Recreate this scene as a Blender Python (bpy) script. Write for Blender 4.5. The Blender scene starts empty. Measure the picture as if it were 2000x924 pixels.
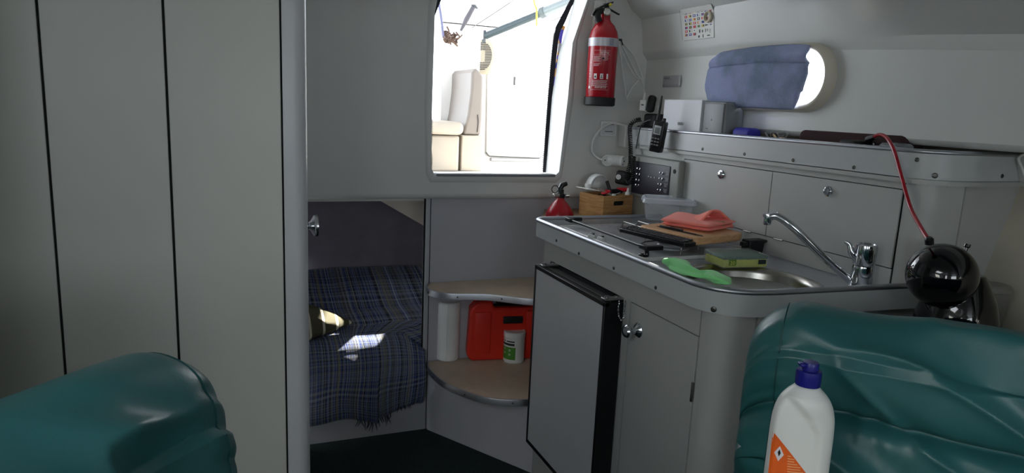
import bpy, bmesh, math, random
from mathutils import Vector, Matrix, noise
from mathutils.geometry import tessellate_polygon
random.seed(7)
SC = bpy.context.scene
COL = SC.collection
# ------------------------------------------------------------------ camera
F = 1340.0
YAW, PITCH, ROLL = math.radians(22.63), math.radians(10.6), math.radians(2.65)
CAMPOS = Vector((0, 0, 1.2))
_f = Vector((math.sin(YAW)*math.cos(PITCH), math.cos(YAW)*math.cos(PITCH), -math.sin(PITCH)))
_r = Vector((math.cos(YAW), -math.sin(YAW), 0)); _u = _r.cross(_f)
CR = math.cos(ROLL)*_r + math.sin(ROLL)*_u
CU = -math.sin(ROLL)*_r + math.cos(ROLL)*_u
cd = bpy.data.cameras.new('camera'); cam = bpy.data.objects.new('camera', cd); COL.objects.link(cam)
cd.sensor_width = 36; cd.lens = 36*F/2000; cd.clip_start = .02
cam.matrix_world = Matrix((( CR.x, CU.x, -_f.x, 0), (CR.y, CU.y, -_f.y, 0), (CR.z, CU.z, -_f.z, 1.2), (0, 0, 0, 1)))
SC.camera = cam
# ------------------------------------------------------------------ light
W_STR = 6.0
SC.view_settings.view_transform = 'Standard'; SC.view_settings.look = 'None'
SC.view_settings.exposure = 0.24; SC.view_settings.gamma = 1; SC.view_settings.use_curve_mapping = False
wd = bpy.data.worlds.new('sky'); SC.world = wd; wd.use_nodes = True
bg = wd.node_tree.nodes['Background']; bg.inputs[0].default_value = (.86, .93, 1, 1); bg.inputs[1].default_value = W_STR
sd = bpy.data.lights.new('sun', 'SUN'); sd.energy = 34; sd.angle = .009; sd.color = (1, .95, .86)
sun = bpy.data.objects.new('sun', sd); COL.objects.link(sun)
SUN_DIR = Vector((-.80, -.25, -.55)).normalized()
sun.rotation_euler = SUN_DIR.to_track_quat('-Z', 'Y').to_euler(); sun.location = (3, 3, 4)
def portal(name, loc, direction, sx, sy):      # sampling aid placed in an opening, emits nothing itself
    l = bpy.data.lights.new(name, 'AREA'); l.shape = 'RECTANGLE'; l.size = sx; l.size_y = sy; l.cycles.is_portal = True
    o = bpy.data.objects.new(name, l); COL.objects.link(o); o.location = loc
    o.rotation_euler = Vector(direction).to_track_quat('-Z', 'Y').to_euler()
portal('companionway_daylight', (.9, 2.46, 1.36), (0, -1, 0), .7, .9)
portal('added_window_left_fill', (-1.0, -1.75, 1.275), (0, 1, 0), .45, .69)  # left one of the unseen forward openings added for fill light
portal('added_window_right_fill', (.41, -1.75, 1.21), (0, 1, 0), .82, .46)  # right forward opening, a window added out of view for fill
portal('added_roof_opening_fill', (-.875, -.125, 1.80), (0, 0, -1), .79, .79)  # unseen ceiling opening added to light the lower surfaces
portal('porthole_daylight', (1.53, 1.62, 1.315), (-1, 0, 0), .16, .5)
SC.cycles.use_denoising = True
SC.cycles.max_bounces = 10; SC.cycles.diffuse_bounces = 6
SC.cycles.sample_clamp_indirect = 4

# ------------------------------------------------------------------ helpers
def P(px, py, ax, v):
    """point where the sight line through photo pixel (px, py) meets the plane axis = v"""
    d = _f + CR*((px-1000)/F) - CU*((py-462)/F)
    i = 'xyz'.index(ax)
    return CAMPOS + d*((v-CAMPOS[i])/d[i])
def lin(c):
    c = c/255
    return c/12.92 if c <= .04045 else ((c+.055)/1.055)**2.4
MATS = {}
def mat(name, rgb, rough=.5, metal=0, var=.04, vs=9, bump=0, bs=60, coat=0, trans=0, ior=1.45, alpha=1, emit=0, spec=.5, stretch=(1, 1, 1), dirt=0, sheen=0):
    if name in MATS: return MATS[name]
    m = bpy.data.materials.new(name); m.use_nodes = True; nt = m.node_tree; N, L = nt.nodes, nt.links
    b = N['Principled BSDF']
    base = [lin(c) for c in rgb]
    tc = N.new('ShaderNodeTexCoord'); mp = N.new('ShaderNodeMapping'); mp.inputs['Scale'].default_value = stretch
    L.new(tc.outputs['Object'], mp.inputs[0])
    nz = N.new('ShaderNodeTexNoise'); nz.inputs['Scale'].default_value = vs; nz.inputs['Detail'].default_value = 4
    L.new(mp.outputs[0], nz.inputs['Vector'])
    rp = N.new('ShaderNodeValToRGB')
    rp.color_ramp.elements[0].position = .3; rp.color_ramp.elements[1].position = .7
    rp.color_ramp.elements[0].color = [c*(1-var) for c in base]+[1]; rp.color_ramp.elements[1].color = [min(1, c*(1+var)) for c in base]+[1]
    L.new(nz.outputs['Fac'], rp.inputs[0]); out = rp.outputs[0]
    if dirt:
        n2 = N.new('ShaderNodeTexNoise'); n2.inputs['Scale'].default_value = vs*3.1; n2.inputs['Detail'].default_value = 8
        L.new(tc.outputs['Object'], n2.inputs['Vector'])
        r2 = N.new('ShaderNodeValToRGB'); r2.color_ramp.elements[0].position = .60; r2.color_ramp.elements[1].position = .74
        r2.color_ramp.elements[0].color = (0, 0, 0, 1); r2.color_ramp.elements[1].color = (dirt, dirt, dirt, 1)
        L.new(n2.outputs['Fac'], r2.inputs[0])
        mx = N.new('ShaderNodeMix'); mx.data_type = 'RGBA'; L.new(r2.outputs[0], mx.inputs[0]); L.new(out, mx.inputs[6])
        mx.inputs[7].default_value = [c*.45 for c in base]+[1]; out = mx.outputs[2]
    L.new(out, b.inputs['Base Color'])
    b.inputs['Roughness'].default_value = rough; b.inputs['Metallic'].default_value = metal
    b.inputs['Specular IOR Level'].default_value = spec; b.inputs['IOR'].default_value = ior
    b.inputs['Coat Weight'].default_value = coat; b.inputs['Transmission Weight'].default_value = trans; b.inputs['Alpha'].default_value = alpha
    b.inputs['Sheen Weight'].default_value = sheen
    if bump:
        nb = N.new('ShaderNodeTexNoise'); nb.inputs['Scale'].default_value = bs; nb.inputs['Detail'].default_value = 3
        L.new(mp.outputs[0], nb.inputs['Vector'])
        bp = N.new('ShaderNodeBump'); bp.inputs['Strength'].default_value = bump; bp.inputs['Distance'].default_value = .01
        L.new(nb.outputs['Fac'], bp.inputs['Height']); L.new(bp.outputs[0], b.inputs['Normal'])
    MATS[name] = m; return m
def wood(name, c1, c2, rough=.5, scale=14, stretch=(1, 12, 12)):
    if name in MATS: return MATS[name]
    m = mat(name, c1, rough); N, L = m.node_tree.nodes, m.node_tree.links
    b = N['Principled BSDF']
    tc = N.new('ShaderNodeTexCoord'); mp = N.new('ShaderNodeMapping'); mp.inputs['Scale'].default_value = stretch
    L.new(tc.outputs['Object'], mp.inputs[0])
    n = N.new('ShaderNodeTexNoise'); n.inputs['Scale'].default_value = scale; n.inputs['Detail'].default_value = 6; n.inputs['Distortion'].default_value = .8
    L.new(mp.outputs[0], n.inputs['Vector'])
    r = N.new('ShaderNodeValToRGB'); r.color_ramp.elements[0].position = .35; r.color_ramp.elements[1].position = .65
    r.color_ramp.elements[0].color = [lin(c) for c in c1]+[1]; r.color_ramp.elements[1].color = [lin(c) for c in c2]+[1]
    L.new(n.outputs['Fac'], r.inputs[0]); L.new(r.outputs[0], b.inputs['Base Color'])
    return m
I4 = Matrix.Identity(4)
class B:
    def __init__(s, M=I4): s.bm = bmesh.new(); s.M = M
    def v(s, p): return s.bm.verts.new(s.M @ Vector(p))
    def face(s, vs):
        try: return s.bm.faces.new(vs)
        except ValueError: return None
    def grid(s, rows, cu=False, cv=False, cap=False, uv=False):
        R = [[s.v(p) for p in r] for r in rows]; n, m = len(R), len(R[0]); fs = []
        lay = s.bm.loops.layers.uv.verify() if uv else None
        for i in range(n if cv else n-1):
            for j in range(m if cu else m-1):
                f = s.face((R[i][j], R[i][(j+1) % m], R[(i+1) % n][(j+1) % m], R[(i+1) % n][j]))
                if f and uv:
                    for lp, (a, b) in zip(f.loops, ((i, j), (i, j+1), (i+1, j+1), (i+1, j))): lp[lay].uv = (b/(m-1), a/(n-1))
        if cap: s.face(R[0][::-1]); s.face(R[-1])
        return s
    def box(s, c, sz, rz=0):
        T = Matrix.Translation(c) @ Matrix.Rotation(rz, 4, 'Z'); h = Vector(sz)/2
        q = [s.v(T @ Vector((sx*h.x, sy*h.y, sz_*h.z))) for sx in (-1, 1) for sy in (-1, 1) for sz_ in (-1, 1)]
        for f in ((0, 1, 3, 2), (4, 6, 7, 5), (0, 4, 5, 1), (2, 3, 7, 6), (0, 2, 6, 4), (1, 5, 7, 3)): s.face([q[i] for i in f])
        return s
    def b2(s, lo, hi): return s.box([(a+b)/2 for a, b in zip(lo, hi)], [abs(b-a) for a, b in zip(lo, hi)])
    def rbox(s, c, sz, r, seg=3, rz=0, T=None):
        t = bmesh.new(); bmesh.ops.create_cube(t, size=1, matrix=Matrix.Diagonal((*sz, 1)))
        bmesh.ops.bevel(t, geom=list(t.edges), offset=min(r, min(sz)*.49), segments=seg, affect='EDGES', profile=.5)
        X = s.M @ (T if T is not None else Matrix.Translation(c) @ Matrix.Rotation(rz, 4, 'Z'))
        mp = {v: s.bm.verts.new(X @ v.co) for v in t.verts}
        for f in t.faces: s.face([mp[v] for v in f.verts])
        t.free(); return s
    def prism(s, poly, a, b, ax='z', holes=()):
        def to(p, h): return {'z': (p[0], p[1], h), 'y': (p[0], h, p[1]), 'x': (h, p[0], p[1])}[ax]
        loops = [list(poly)]+[list(h) for h in holes]
        tess = tessellate_polygon([[Vector((p[0], p[1], 0)) for p in l] for l in loops])
        flat = [p for l in loops for p in l]
        lo = [s.v(to(p, a)) for p in flat]; hi = [s.v(to(p, b)) for p in flat]
        if len(loops) == 1: s.face(lo[::-1]); s.face(hi)
        else:
            for t in tess: s.face([lo[i] for i in t]); s.face([hi[i] for i in t][::-1])
        k = 0
        for l in loops:
            n = len(l)
            for i in range(n): s.face((lo[k+i], lo[k+(i+1) % n], hi[k+(i+1) % n], hi[k+i]))
            k += n
        return s
    def tube(s, pts, r, n=10, closed=False, cap=True, flat=1):
        pts = [Vector(p) for p in pts]; m = len(pts); rows = []
        up = None
        for i, p in enumerate(pts):
            a = pts[i-1] if (i or closed) else p; c = pts[(i+1) % m] if (i < m-1 or closed) else p
            d = (c-a).normalized()
            if up is None:
                up = Vector((0, 0, 1)) if abs(d.z) < .9 else Vector((1, 0, 0))
            x = d.cross(up)
            if x.length < 1e-6: x = d.cross(Vector((1, 0, 0)))
            x.normalize(); up = x.cross(d).normalized()
            rr = r[i] if isinstance(r, (list, tuple)) else r
            rows.append([p + x*math.cos(2*math.pi*k/n)*rr + up*math.sin(2*math.pi*k/n)*rr*flat for k in range(n)])
        return s.grid(rows, cu=True, cv=closed, cap=(cap and not closed))
    def lathe(s, prof, c=(0, 0, 0), axis=(0, 0, 1), n=32, cap=True):
        q = Vector((0, 0, 1)).rotation_difference(Vector(axis).normalized()).to_matrix().to_4x4()
        T = Matrix.Translation(c) @ q
        return s.grid([[T @ Vector((r*math.cos(2*math.pi*k/n), r*math.sin(2*math.pi*k/n), h)) for k in range(n)] for r, h in prof], cu=True, cap=cap)
    def sweep(s, path, sec, closed=False):
        """path: xy points; sec: (offset to the left, z) points, closed section"""
        m = len(path); rows = []
        for i, p in enumerate(path):
            a = path[i-1] if (i or closed) else p; c = path[(i+1) % m] if (i < m-1 or closed) else p
            d = Vector((c[0]-a[0], c[1]-a[1])).normalized(); nx, ny = -d.y, d.x
            rows.append([(p[0]+nx*o, p[1]+ny*o, z) for o, z in sec])
        return s.grid(rows, cu=True, cv=closed, cap=not closed)
    def sphere(s, c, r, n=24, sc=(1, 1, 1)):
        t = bmesh.new(); bmesh.ops.create_uvsphere(t, u_segments=n, v_segments=n//2, radius=r)
        mp = {v: s.v(Vector(c)+Vector((v.co.x*sc[0], v.co.y*sc[1], v.co.z*sc[2]))) for v in t.verts}
        for f in t.faces: s.face([mp[v] for v in f.verts])
        t.free(); return s
BASE = {}
def tag(o, label, cat=None, group=None, kind=None):
    if label: o['label'] = label
    if cat: o['category'] = cat
    if group: o['group'] = group
    if kind: o['kind'] = kind
    return o
def thing(name, label, cat, loc, group=None):
    o = bpy.data.objects.new(name, None); COL.objects.link(o); o.empty_display_size = .02
    o.location = loc; BASE[o.name] = Vector(loc)
    return tag(o, label, cat, group)
def obj(name, b, m, parent=None, smooth=True, angle=35, bevel=0, seg=2, sub=0, base=None):
    bm = b.bm
    bmesh.ops.recalc_face_normals(bm, faces=bm.faces)
    if parent is not None: off = BASE[parent.name]
    elif base is not None: off = Vector(base)
    else:
        cs = [v.co for v in bm.verts]
        off = Vector(((min(c.x for c in cs)+max(c.x for c in cs))/2, (min(c.y for c in cs)+max(c.y for c in cs))/2, min(c.z for c in cs)))
    bmesh.ops.translate(bm, verts=bm.verts, vec=-off)
    me = bpy.data.meshes.new(name); bm.to_mesh(me); bm.free()
    for p in me.polygons: p.use_smooth = smooth
    if smooth and angle < 180: me.set_sharp_from_angle(angle=math.radians(angle))
    for mm in (m if isinstance(m, list) else [m]): me.materials.append(mm)
    o = bpy.data.objects.new(name, me); COL.objects.link(o); BASE[o.name] = off
    if parent is not None: o.parent = parent
    else: o.location = off
    if bevel:
        md = o.modifiers.new('bevel', 'BEVEL'); md.width = bevel; md.segments = seg; md.limit_method = 'ANGLE'; md.angle_limit = math.radians(40)
        md.harden_normals = False
    if sub:
        md = o.modifiers.new('subdivision', 'SUBSURF'); md.levels = sub; md.render_levels = sub
    return o
def struct(name, b, m, parent=None, **k):
    o = obj(name, b, m, parent, **k)
    if parent is None: o['kind'] = 'structure'
    return o
def cr(pts, n=8, closed=False):
    pts = [Vector(p) for p in pts]; m = len(pts); out = []
    for i in range(m if closed else m-1):
        p0 = pts[i-1] if (i or closed) else pts[0]*2-pts[1]; p1 = pts[i]; p2 = pts[(i+1) % m]
        p3 = pts[(i+2) % m] if (closed or i+2 < m) else pts[-1]*2-pts[-2]
        for k in range(n):
            t = k/n; out.append(.5*((2*p1)+(p2-p0)*t+(2*p0-5*p1+4*p2-p3)*t*t+(3*p1-p0-3*p2+p3)*t**3))
    if not closed: out.append(pts[-1])
    return out
def fillet(pts, rs, n=8):
    """round the corners of an open xy path"""
    out = [Vector(pts[0][:2])]
    for i in range(1, len(pts)-1):
        a, b, c = Vector(pts[i-1][:2]), Vector(pts[i][:2]), Vector(pts[i+1][:2]); r = rs[i]
        if r <= 0: out.append(b); continue
        u = (a-b).normalized(); w = (c-b).normalized(); ang = u.angle(w); d = r/math.tan(ang/2)
        p, q = b+u*d, b+w*d; bis = (u+w).normalized(); cen = b+bis*(r/math.sin(ang/2))
        a0 = math.atan2(p.y-cen.y, p.x-cen.x); a1 = math.atan2(q.y-cen.y, q.x-cen.x)
        while a1-a0 > math.pi: a1 -= 2*math.pi
        while a1-a0 < -math.pi: a1 += 2*math.pi
        out += [Vector((cen.x+r*math.cos(a0+(a1-a0)*k/n), cen.y+r*math.sin(a0+(a1-a0)*k/n))) for k in range(n+1)]
    out.append(Vector(pts[-1][:2])); return out
def rrect(x0, y0, x1, y1, r, n=8):
    o = []
    for cx, cy, a in ((x1-r, y1-r, 0), (x0+r, y1-r, 90), (x0+r, y0+r, 180), (x1-r, y0+r, 270)):
        o += [(cx+r*math.cos(math.radians(a+90*k/n)), cy+r*math.sin(math.radians(a+90*k/n))) for k in range(n+1)]
    return o
def frame(p, yaw=0, tilt=0, roll=0):
    """local x to the right, local y away from the viewer side, local z up"""
    return Matrix.Translation(p) @ Matrix.Rotation(yaw, 4, 'Z') @ Matrix.Rotation(tilt, 4, 'X') @ Matrix.Rotation(roll, 4, 'Y')
def depth(p): return (Vector(p)-CAMPOS).dot(_f)
def m_px(n, p): return n*depth(p)/F
_tc = {}
def text_shape(txt, bold=0):
    if (txt, bold) in _tc: return _tc[(txt, bold)]
    c = bpy.data.curves.new('lettering', 'FONT'); c.body = txt; c.size = 1; c.align_x = 'LEFT'; c.resolution_u = 2; c.offset = bold
    o = bpy.data.objects.new('lettering', c); COL.objects.link(o)
    dg = bpy.context.evaluated_depsgraph_get(); me = bpy.data.meshes.new_from_object(o.evaluated_get(dg))
    vs = [v.co.copy() for v in me.vertices]; fs = [tuple(p.vertices) for p in me.polygons]
    bpy.data.objects.remove(o); bpy.data.curves.remove(c); bpy.data.meshes.remove(me)
    _tc[(txt, bold)] = (vs, fs); return vs, fs
def add_text(b, txt, fn, x0, y0, size, width=None, bold=0):
    """fn maps label (x, y) to a world point"""
    vs, fs = text_shape(txt, bold)
    if not vs: return b
    w = max(v.x for v in vs); k = (width/w) if width else size
    q = [b.v(fn(x0+v.x*k, y0+v.y*size)) for v in vs]
    for f in fs: b.face([q[i] for i in f])
    return b
def quad(b, fn, x0, y0, x1, y1, n=1):
    for i in range(n):
        a, c = x0+(x1-x0)*i/n, x0+(x1-x0)*(i+1)/n
        b.face([b.v(fn(a, y0)), b.v(fn(c, y0)), b.v(fn(c, y1)), b.v(fn(a, y1))])
    return b
def screw(parent, p, normal, r=.0045):
    b = B(); b.lathe([(r, -.001), (r, .0012), (r*.7, .0022), (r*.35, .0022), (r*.3, .0008), (.0001, .0008)], p, normal, 12)
    return obj('screw', b, M_screw, parent)
# ------------------------------------------------------------------ materials
M_lam = mat('grey_laminate', (182, 183, 176), .38, var=.03, vs=3)
M_lamp = mat('grey_laminate_pillar', (182, 184, 188), .30, var=.02)
M_lam2 = mat('lilac_grey_laminate', (172, 172, 178), .45, var=.03)
M_liner = mat('white_moulding', (200, 202, 200), .42, var=.03, vs=4)
M_cab = mat('galley_laminate', (166, 168, 166), .42, var=.03, vs=4)
M_rail = mat('rail_laminate', (176, 180, 182), .36, var=.03, vs=5)
M_alloy = mat('satin_alloy', (178, 181, 188), .42, 1, var=.05)
M_dark = mat('dark_gap', (14, 14, 14), .9)
M_black = mat('black_plastic', (12, 12, 15), .35)
M_blackm = mat('black_matt', (14, 14, 17), .6)
M_gloss = mat('black_gloss', (3, 3, 6), .06, coat=.6)
M_chrome = mat('chrome', (215, 217, 222), .09, 1, var=.02)
M_steel = mat('brushed_steel', (170, 168, 162), .27, 1, var=.08, stretch=(1, 1, 8))
M_screw = mat('screw_steel', (95, 95, 92), .4, 1)
M_white = mat('white_plastic', (215, 216, 214), .4)
M_carpet = mat('green_carpet', (22, 40, 38), .95, var=.35, vs=160, bump=.8, bs=260)
M_teal = mat('teal_leather', (42, 94, 96), .36, var=.10, vs=5, bump=.03, bs=300, spec=.55)
M_red = mat('red_enamel', (160, 14, 30), .26, coat=.3)
M_cream = mat('cream_vinyl', (150, 141, 128), .5)
M_gel = mat('white_gelcoat', (210, 208, 204), .35)
M_shelf = mat('beige_shelf_top', (188, 172, 152), .5, var=.08, vs=20, dirt=.25)
# ================================================================== STRUCTURE
struct('floor', B().b2((-1.6, -1.7, -.03), (1.9, 2.345, 0)), M_carpet, smooth=False)
# ---- left partition with grooved panels
b = B()
xs = [.103, -.1075, -.309, -.52, -.90, -1.28, -1.6]
for i in range(len(xs)-1):
    b.b2((xs[i+1]+.0022, 1.5, 0), (xs[i]-.0022, 1.525, 1.80))
wl = struct('wall_left', b, M_lam, bevel=.0015)
obj('groove_backing', B().b2((-1.6, 1.5045, 0), (.12, 1.53, 1.80)), M_dark, wl, smooth=False)
# ---- rounded pillar at the free end of the partition
path = fillet([(.1045, 1.5), (.1545, 1.5), (.1545, 1.60), (.1045, 1.60)], [0, .028, .028, 0], 10)
struct('trim_1', B().prism([tuple(p) for p in path], 0, 1.80), M_lamp)
# side of the head compartment behind the pillar, with its door
hw = struct('wall_passage', B().b2((.10, 1.60, 0), (.152, 2.30, 1.80)), M_lam)
dr = struct('door_1', B().rbox((.150, 1.93, .95), (.02, .58, 1.66), .02), M_lamp)
kp = P(612, 441, 'y', 1.70)
kb = B().lathe([(.0001, -.002), (.018, -.002), (.020, .003), (.022, .006), (.013, .016), (.0085, .021), (.012, .026), (.0255, .034), (.0265, .038), (.0265, .0425), (.022, .044), (.0001, .044)], (.152, 1.70, kp.z), (1, 0, 0), 36)
ko = obj('door_knob', kb, M_chrome, dr)
# ---- lower aft bulkhead with the berth opening
YB = 2.33
op = rrect(.229, .30, .637, .93, .02, 4)
b = B().prism([(.10, 0), (1.48, 0), (1.48, .955), (.10, .955)], YB, YB+.022, 'y', [op])
wa = struct('wall_aft', b, M_lam2, smooth=False)
obj('opening_edge', B().prism(rrect(.222, .293, .644, .937, .024, 4), YB-.004, YB+.026, 'y', [op]), M_rail, wa)
obj('panel_groove', B().b2((.654, YB-.0012, 0), (.6565, YB+.001, .88)), M_dark, wa, smooth=False)
# ---- moulded liner above it, with the companionway opening
b = B()
Z0, YL = .876, 2.292
outl = [(.12, Z0), (1.50, Z0), (1.50, 1.86), (.12, 1.86)]
fr = [P(1090, 345, 'y', YL), P(1108, 190, 'y', YL), P(1117, 84, 'y', YL), P(1145, 2, 'y', YL)]
holeF = [(.640, 1.50), (.638, 1.20), (.640, .985), (.655, .956), (fr[0].x-.02, .956), (fr[0].x, .975), (fr[1].x, fr[1].z), (fr[2].x, fr[2].z), (fr[3].x+.0, fr[3].z), (1.245, 1.72), (.74, 1.72), (.655, 1.58)]
bk = [P(1066, 338, 'y', 2.42), P(1078, 190, 'y', 2.42), P(1089, 112, 'y', 2.42), P(1122, 0, 'y', 2.42)]
holeB = [(.640, 1.50), (.638, 1.20), (.640, .975), (.655, .934), (bk[0].x-.02, .934), (bk[0].x, .950), (bk[1].x, bk[1].z), (bk[2].x, bk[2].z), (bk[3].x, bk[3].z), (1.235, 1.72), (.74, 1.72), (.655, 1.58)]
def loopv(bb, l, y): return [bb.v((p[0], y, p[1])) for p in l]
def facefill(bb, o, h, y):
    vs = loopv(bb, o, y)+loopv(bb, h, y)
    for t in tessellate_polygon([[Vector((p[0], p[1], 0)) for p in o], [Vector((p[0], p[1], 0)) for p in h]]): bb.face([vs[i] for i in t])
    return vs[:len(o)], vs[len(o):]
o1, h1 = facefill(b, [(.12, Z0+.018), (1.50, Z0+.018), (1.50, 1.86), (.12, 1.86)], holeF, YL)
o2, h2 = facefill(b, outl, holeB, 2.42)
n = len(h1)
for i in range(n): b.face((h1[i], h1[(i+1) % n], h2[(i+1) % n], h2[i]))
# rounded bottom edge
rows = [[(.12, YL, Z0+.018), (1.50, YL, Z0+.018)]]+[[(.12, YL+.018-.018*math.cos(a), Z0+.018-.018*math.sin(a)), (1.50, YL+.018-.018*math.cos(a), Z0+.018-.018*math.sin(a))] for a in (.3, .6, .9, 1.2, 1.57)]+[[(.12, 2.42, Z0), (1.50, 2.42, Z0)]]
b.grid(rows)
b.grid([[(.12, YL, 1.86), (1.5, YL, 1.86)], [(.12, 2.42, 1.86), (1.5, 2.42, 1.86)]])
lin_aft = struct('wall_aft_upper', b, M_liner, angle=50)
# raised rim round the opening
rim = B()
secpts = [Vector((p[0], YL, p[1])) for p in holeF]
cen = Vector((.9, YL, 1.3))
rows = []
for k, p in enumerate(secpts):
    d = (p-cen); d.y = 0; d.normalize()
    rows.append([p-d*.001, p-d*.001+Vector((0, -.007, 0)), p+d*.010+Vector((0, -.009, 0)), p+d*.020+Vector((0, -.004, 0)), p+d*.026])
rim.grid(rows, cv=True)
obj('opening_rim', rim, M_liner, lin_aft, angle=60)
s0 = P(846, 342, 'y', YL)
obj('sill_strip', B().rbox(((.655+fr[0].x-.012)/2, YL+.006, .962), (fr[0].x-.675, .04, .010), .004), mat('sill_grey', (120, 124, 130), .4), lin_aft)
# ---- liner face right of the opening : shallow boss that carries the extinguisher
# ---- right side liner (cabin side), deck edge and ceiling
def crz(y):
    t = max(0, 1.75-y); return 1.415-.055*t**1.5 if y > .5 else 1.338
ys = [2.36-.06*i for i in range(32)]+[.4, 0, -.6, -1.2, -1.62]
def sidepf(y):
    c = crz(y); k = max(0, min(1, (y-.5)/1.5)); st = .022*(.3+.7*k)
    e = max(0, min(1, (1.50-y)/.30)); e = e*e*(3-2*e)
    L = lambda a, b_: (a[0]+(b_[0]-a[0])*e, a[1]+(b_[1]-a[1])*e)
    return [(1.475, c-.016), (1.474-st*.25, c-.006), (1.475-st*.8, c+.006), (1.475-st, c+.016), L((1.445, 1.50), (1.41, c+.050)), L((1.437, 1.545), (1.34, c+.095)), L((1.425-st*.4, 1.56), (1.30, c+.120)), L((1.41-st*.8, 1.575), (1.26, c+.150)), L((1.33, 1.66), (1.20, 1.60)), L((1.21, 1.72), (1.13, 1.70)), (1.05, 1.755)]
b = B()
b.grid([[(x, y, z) for x, z in sidepf(y)] for y in ys])
# flat lower part with the porthole hole
HP = rrect(1.405, 1.245, 1.858, 1.392, .072, 10)
out = [(y, crz(y)-.016) for y in ys]+[(-1.62, 1.172), (2.36, 1.172)]
vs = [b.v((1.475, p[0], p[1])) for p in out]+[b.v((1.475, p[0], p[1])) for p in HP]
for t in tessellate_polygon([[Vector((p[0], p[1], 0)) for p in out], [Vector((p[0], p[1], 0)) for p in HP]]): b.face([vs[i] for i in t])
hv = vs[len(out):]; hb = [b.v((1.535, p[0], p[1])) for p in HP]
for i in range(len(hv)): b.face((hv[i], hv[(i+1) % len(hv)], hb[(i+1) % len(hv)], hb[i]))
b.grid([[(1.475, y, 1.172) for y in ys], [(1.480, y, 1.163) for y in ys], [(1.492, y, 1.158) for y in ys], [(1.51, y, 1.165) for y in ys], [(1.535, y, 1.20) for y in ys], [(1.86, y, 1.215) for y in ys]])
wr = struct('wall_right', b, M_liner, angle=40)
rb = B().tube(cr([(1.437, 1.335, 1.60), (1.440, 1.33, 1.54), (1.443, 1.345, 1.50), (1.447, 1.365, 1.475)], 6), [.008]*18+[.004], 8, flat=1)
obj('moulded_rib', rb, M_liner, wr)
# outer skin so that daylight only enters by the openings
struct('hull_right', B().prism([(1.70, 1.215), (1.86, 1.215), (1.80, .6), (1.70, 0), (1.25, 0), (1.36, .30), (1.53, .70), (1.677, 1.082)], -1.7, 1.90, 'y'), mat('hull_liner', (170, 166, 152), .6, var=.06), smooth=False)
struct('trim_2', B().b2((1.535, -1.7, 1.18), (1.56, 2.5, 1.246)), M_liner, smooth=False)
struct('trim_3', B().b2((1.70, 1.90, 0), (1.86, 2.45, 1.215)), M_liner, smooth=False)
# ceiling, with an unseen opening added to let in fill light
b = B()
outc = [(-1.62, -1.7), (1.06, -1.7), (1.06, 2.42), (-1.62, 2.42)]
hc = [(-1.25, -.50), (-.50, -.50), (-.50, .25), (-1.25, .25)]
b.prism(outc, 1.75, 1.79, 'z', [hc])
b.grid([[(1.475, y, 1.62) for y in (-1.7, 2.42)], [(1.475, y, 1.80) for y in (-1.7, 2.42)], [(1.0, y, 1.80) for y in (-1.7, 2.42)]])
struct('ceiling', b, M_liner, smooth=False)
struct('trim_4', B().b2((1.5, -1.7, 1.41), (1.56, 2.45, 1.82)), M_liner, smooth=False)
# forward wall and port side behind the camera
struct('wall_front', B().prism([(-1.62, 0), (1.9, 0), (1.9, 1.82), (-1.62, 1.82)], -1.74, -1.70, 'y', [rrect(-1.20, .95, -.80, 1.60, .06), rrect(.02, 1.0, .80, 1.42, .06)]), M_liner, smooth=False)  # both window openings are added to let fill light in
struct('added_light_block', B().b2((.32, -1.69, 1.445), (1.10, 1.13, 1.749)), M_liner, smooth=False)  # unseen soffit added to keep light off the upper right wall
struct('added_shade_wall', B().b2((-.52, .95, 0), (-.455, 1.499, 1.749)), M_lam, smooth=False)  # unseen wall added to shade the far left of the partition
b = B().prism([(-1.74, 0), (1.55, 0), (1.55, 1.82), (-1.74, 1.82)], -1.64, -1.60, 'x')
struct('wall_port', b, M_liner, smooth=False)
# ---- sleeping berth compartment beyond the opening
YE = 2.95
b = B().b2((.02, YE, 0), (1.46, YE+.03, .868)).b2((-.02, 2.35, 0), (.02, YE+.03, .868)).b2((1.46, 2.35, 0), (1.70, YE+.03, .868))
struct('wall_berth', b, mat('berth_lining', (132, 127, 138), .9, var=.08, vs=14), smooth=False)
# cockpit sole = berth roof, two holes added to shape the sun patches
def onroof(px, py, z0):
    p = P(px, py, 'z', z0); k = (.868-p.z)/(-SUN_DIR.z); return p - SUN_DIR*k
h1_ = [onroof(*q) for q in ((664, 682, .366), (700, 681, .368), (760, 672, .368), (753, 656, .368), (688, 661, .368))]
h2_ = [onroof(*q) for q in ((560, 612, .455), (604, 612, .452), (620, 624, .440), (640, 632, .424), (664, 635, .408), (700, 640, .395), (674, 618, .428), (648, 602, .455), (622, 594, .470), (560, 590, .475))]
ROOF = [(-.1, 2.42), (2.3, 2.42), (2.3, 4.6), (-.1, 4.6)]
b = B().prism(ROOF, .868, .883, 'z', [[(p.x, p.y) for p in h1_], [(p.x, p.y) for p in h2_]])
struct('floor_cockpit', b, M_gel, smooth=False)
struct("trim_5", B().b2((.1, 2.354, .862), (1.5, 2.44, .895)), M_gel, smooth=False)
pa, pb_ = P(735, 388, 'y', 2.6), P(826, 440, 'y', 2.6)
sl = (pb_.z-pa.z)/(pb_.x-pa.x)
struct('trim_6', B().prism([(pa.x-.05, pa.z-sl*.05), (pb_.x+.01, pb_.z+sl*.01), (pb_.x+.01, .867), (pa.x-.05, .867)], 2.6, 2.72, 'y'), mat('berth_moulding', (205, 196, 184), .6), smooth=False)
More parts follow.
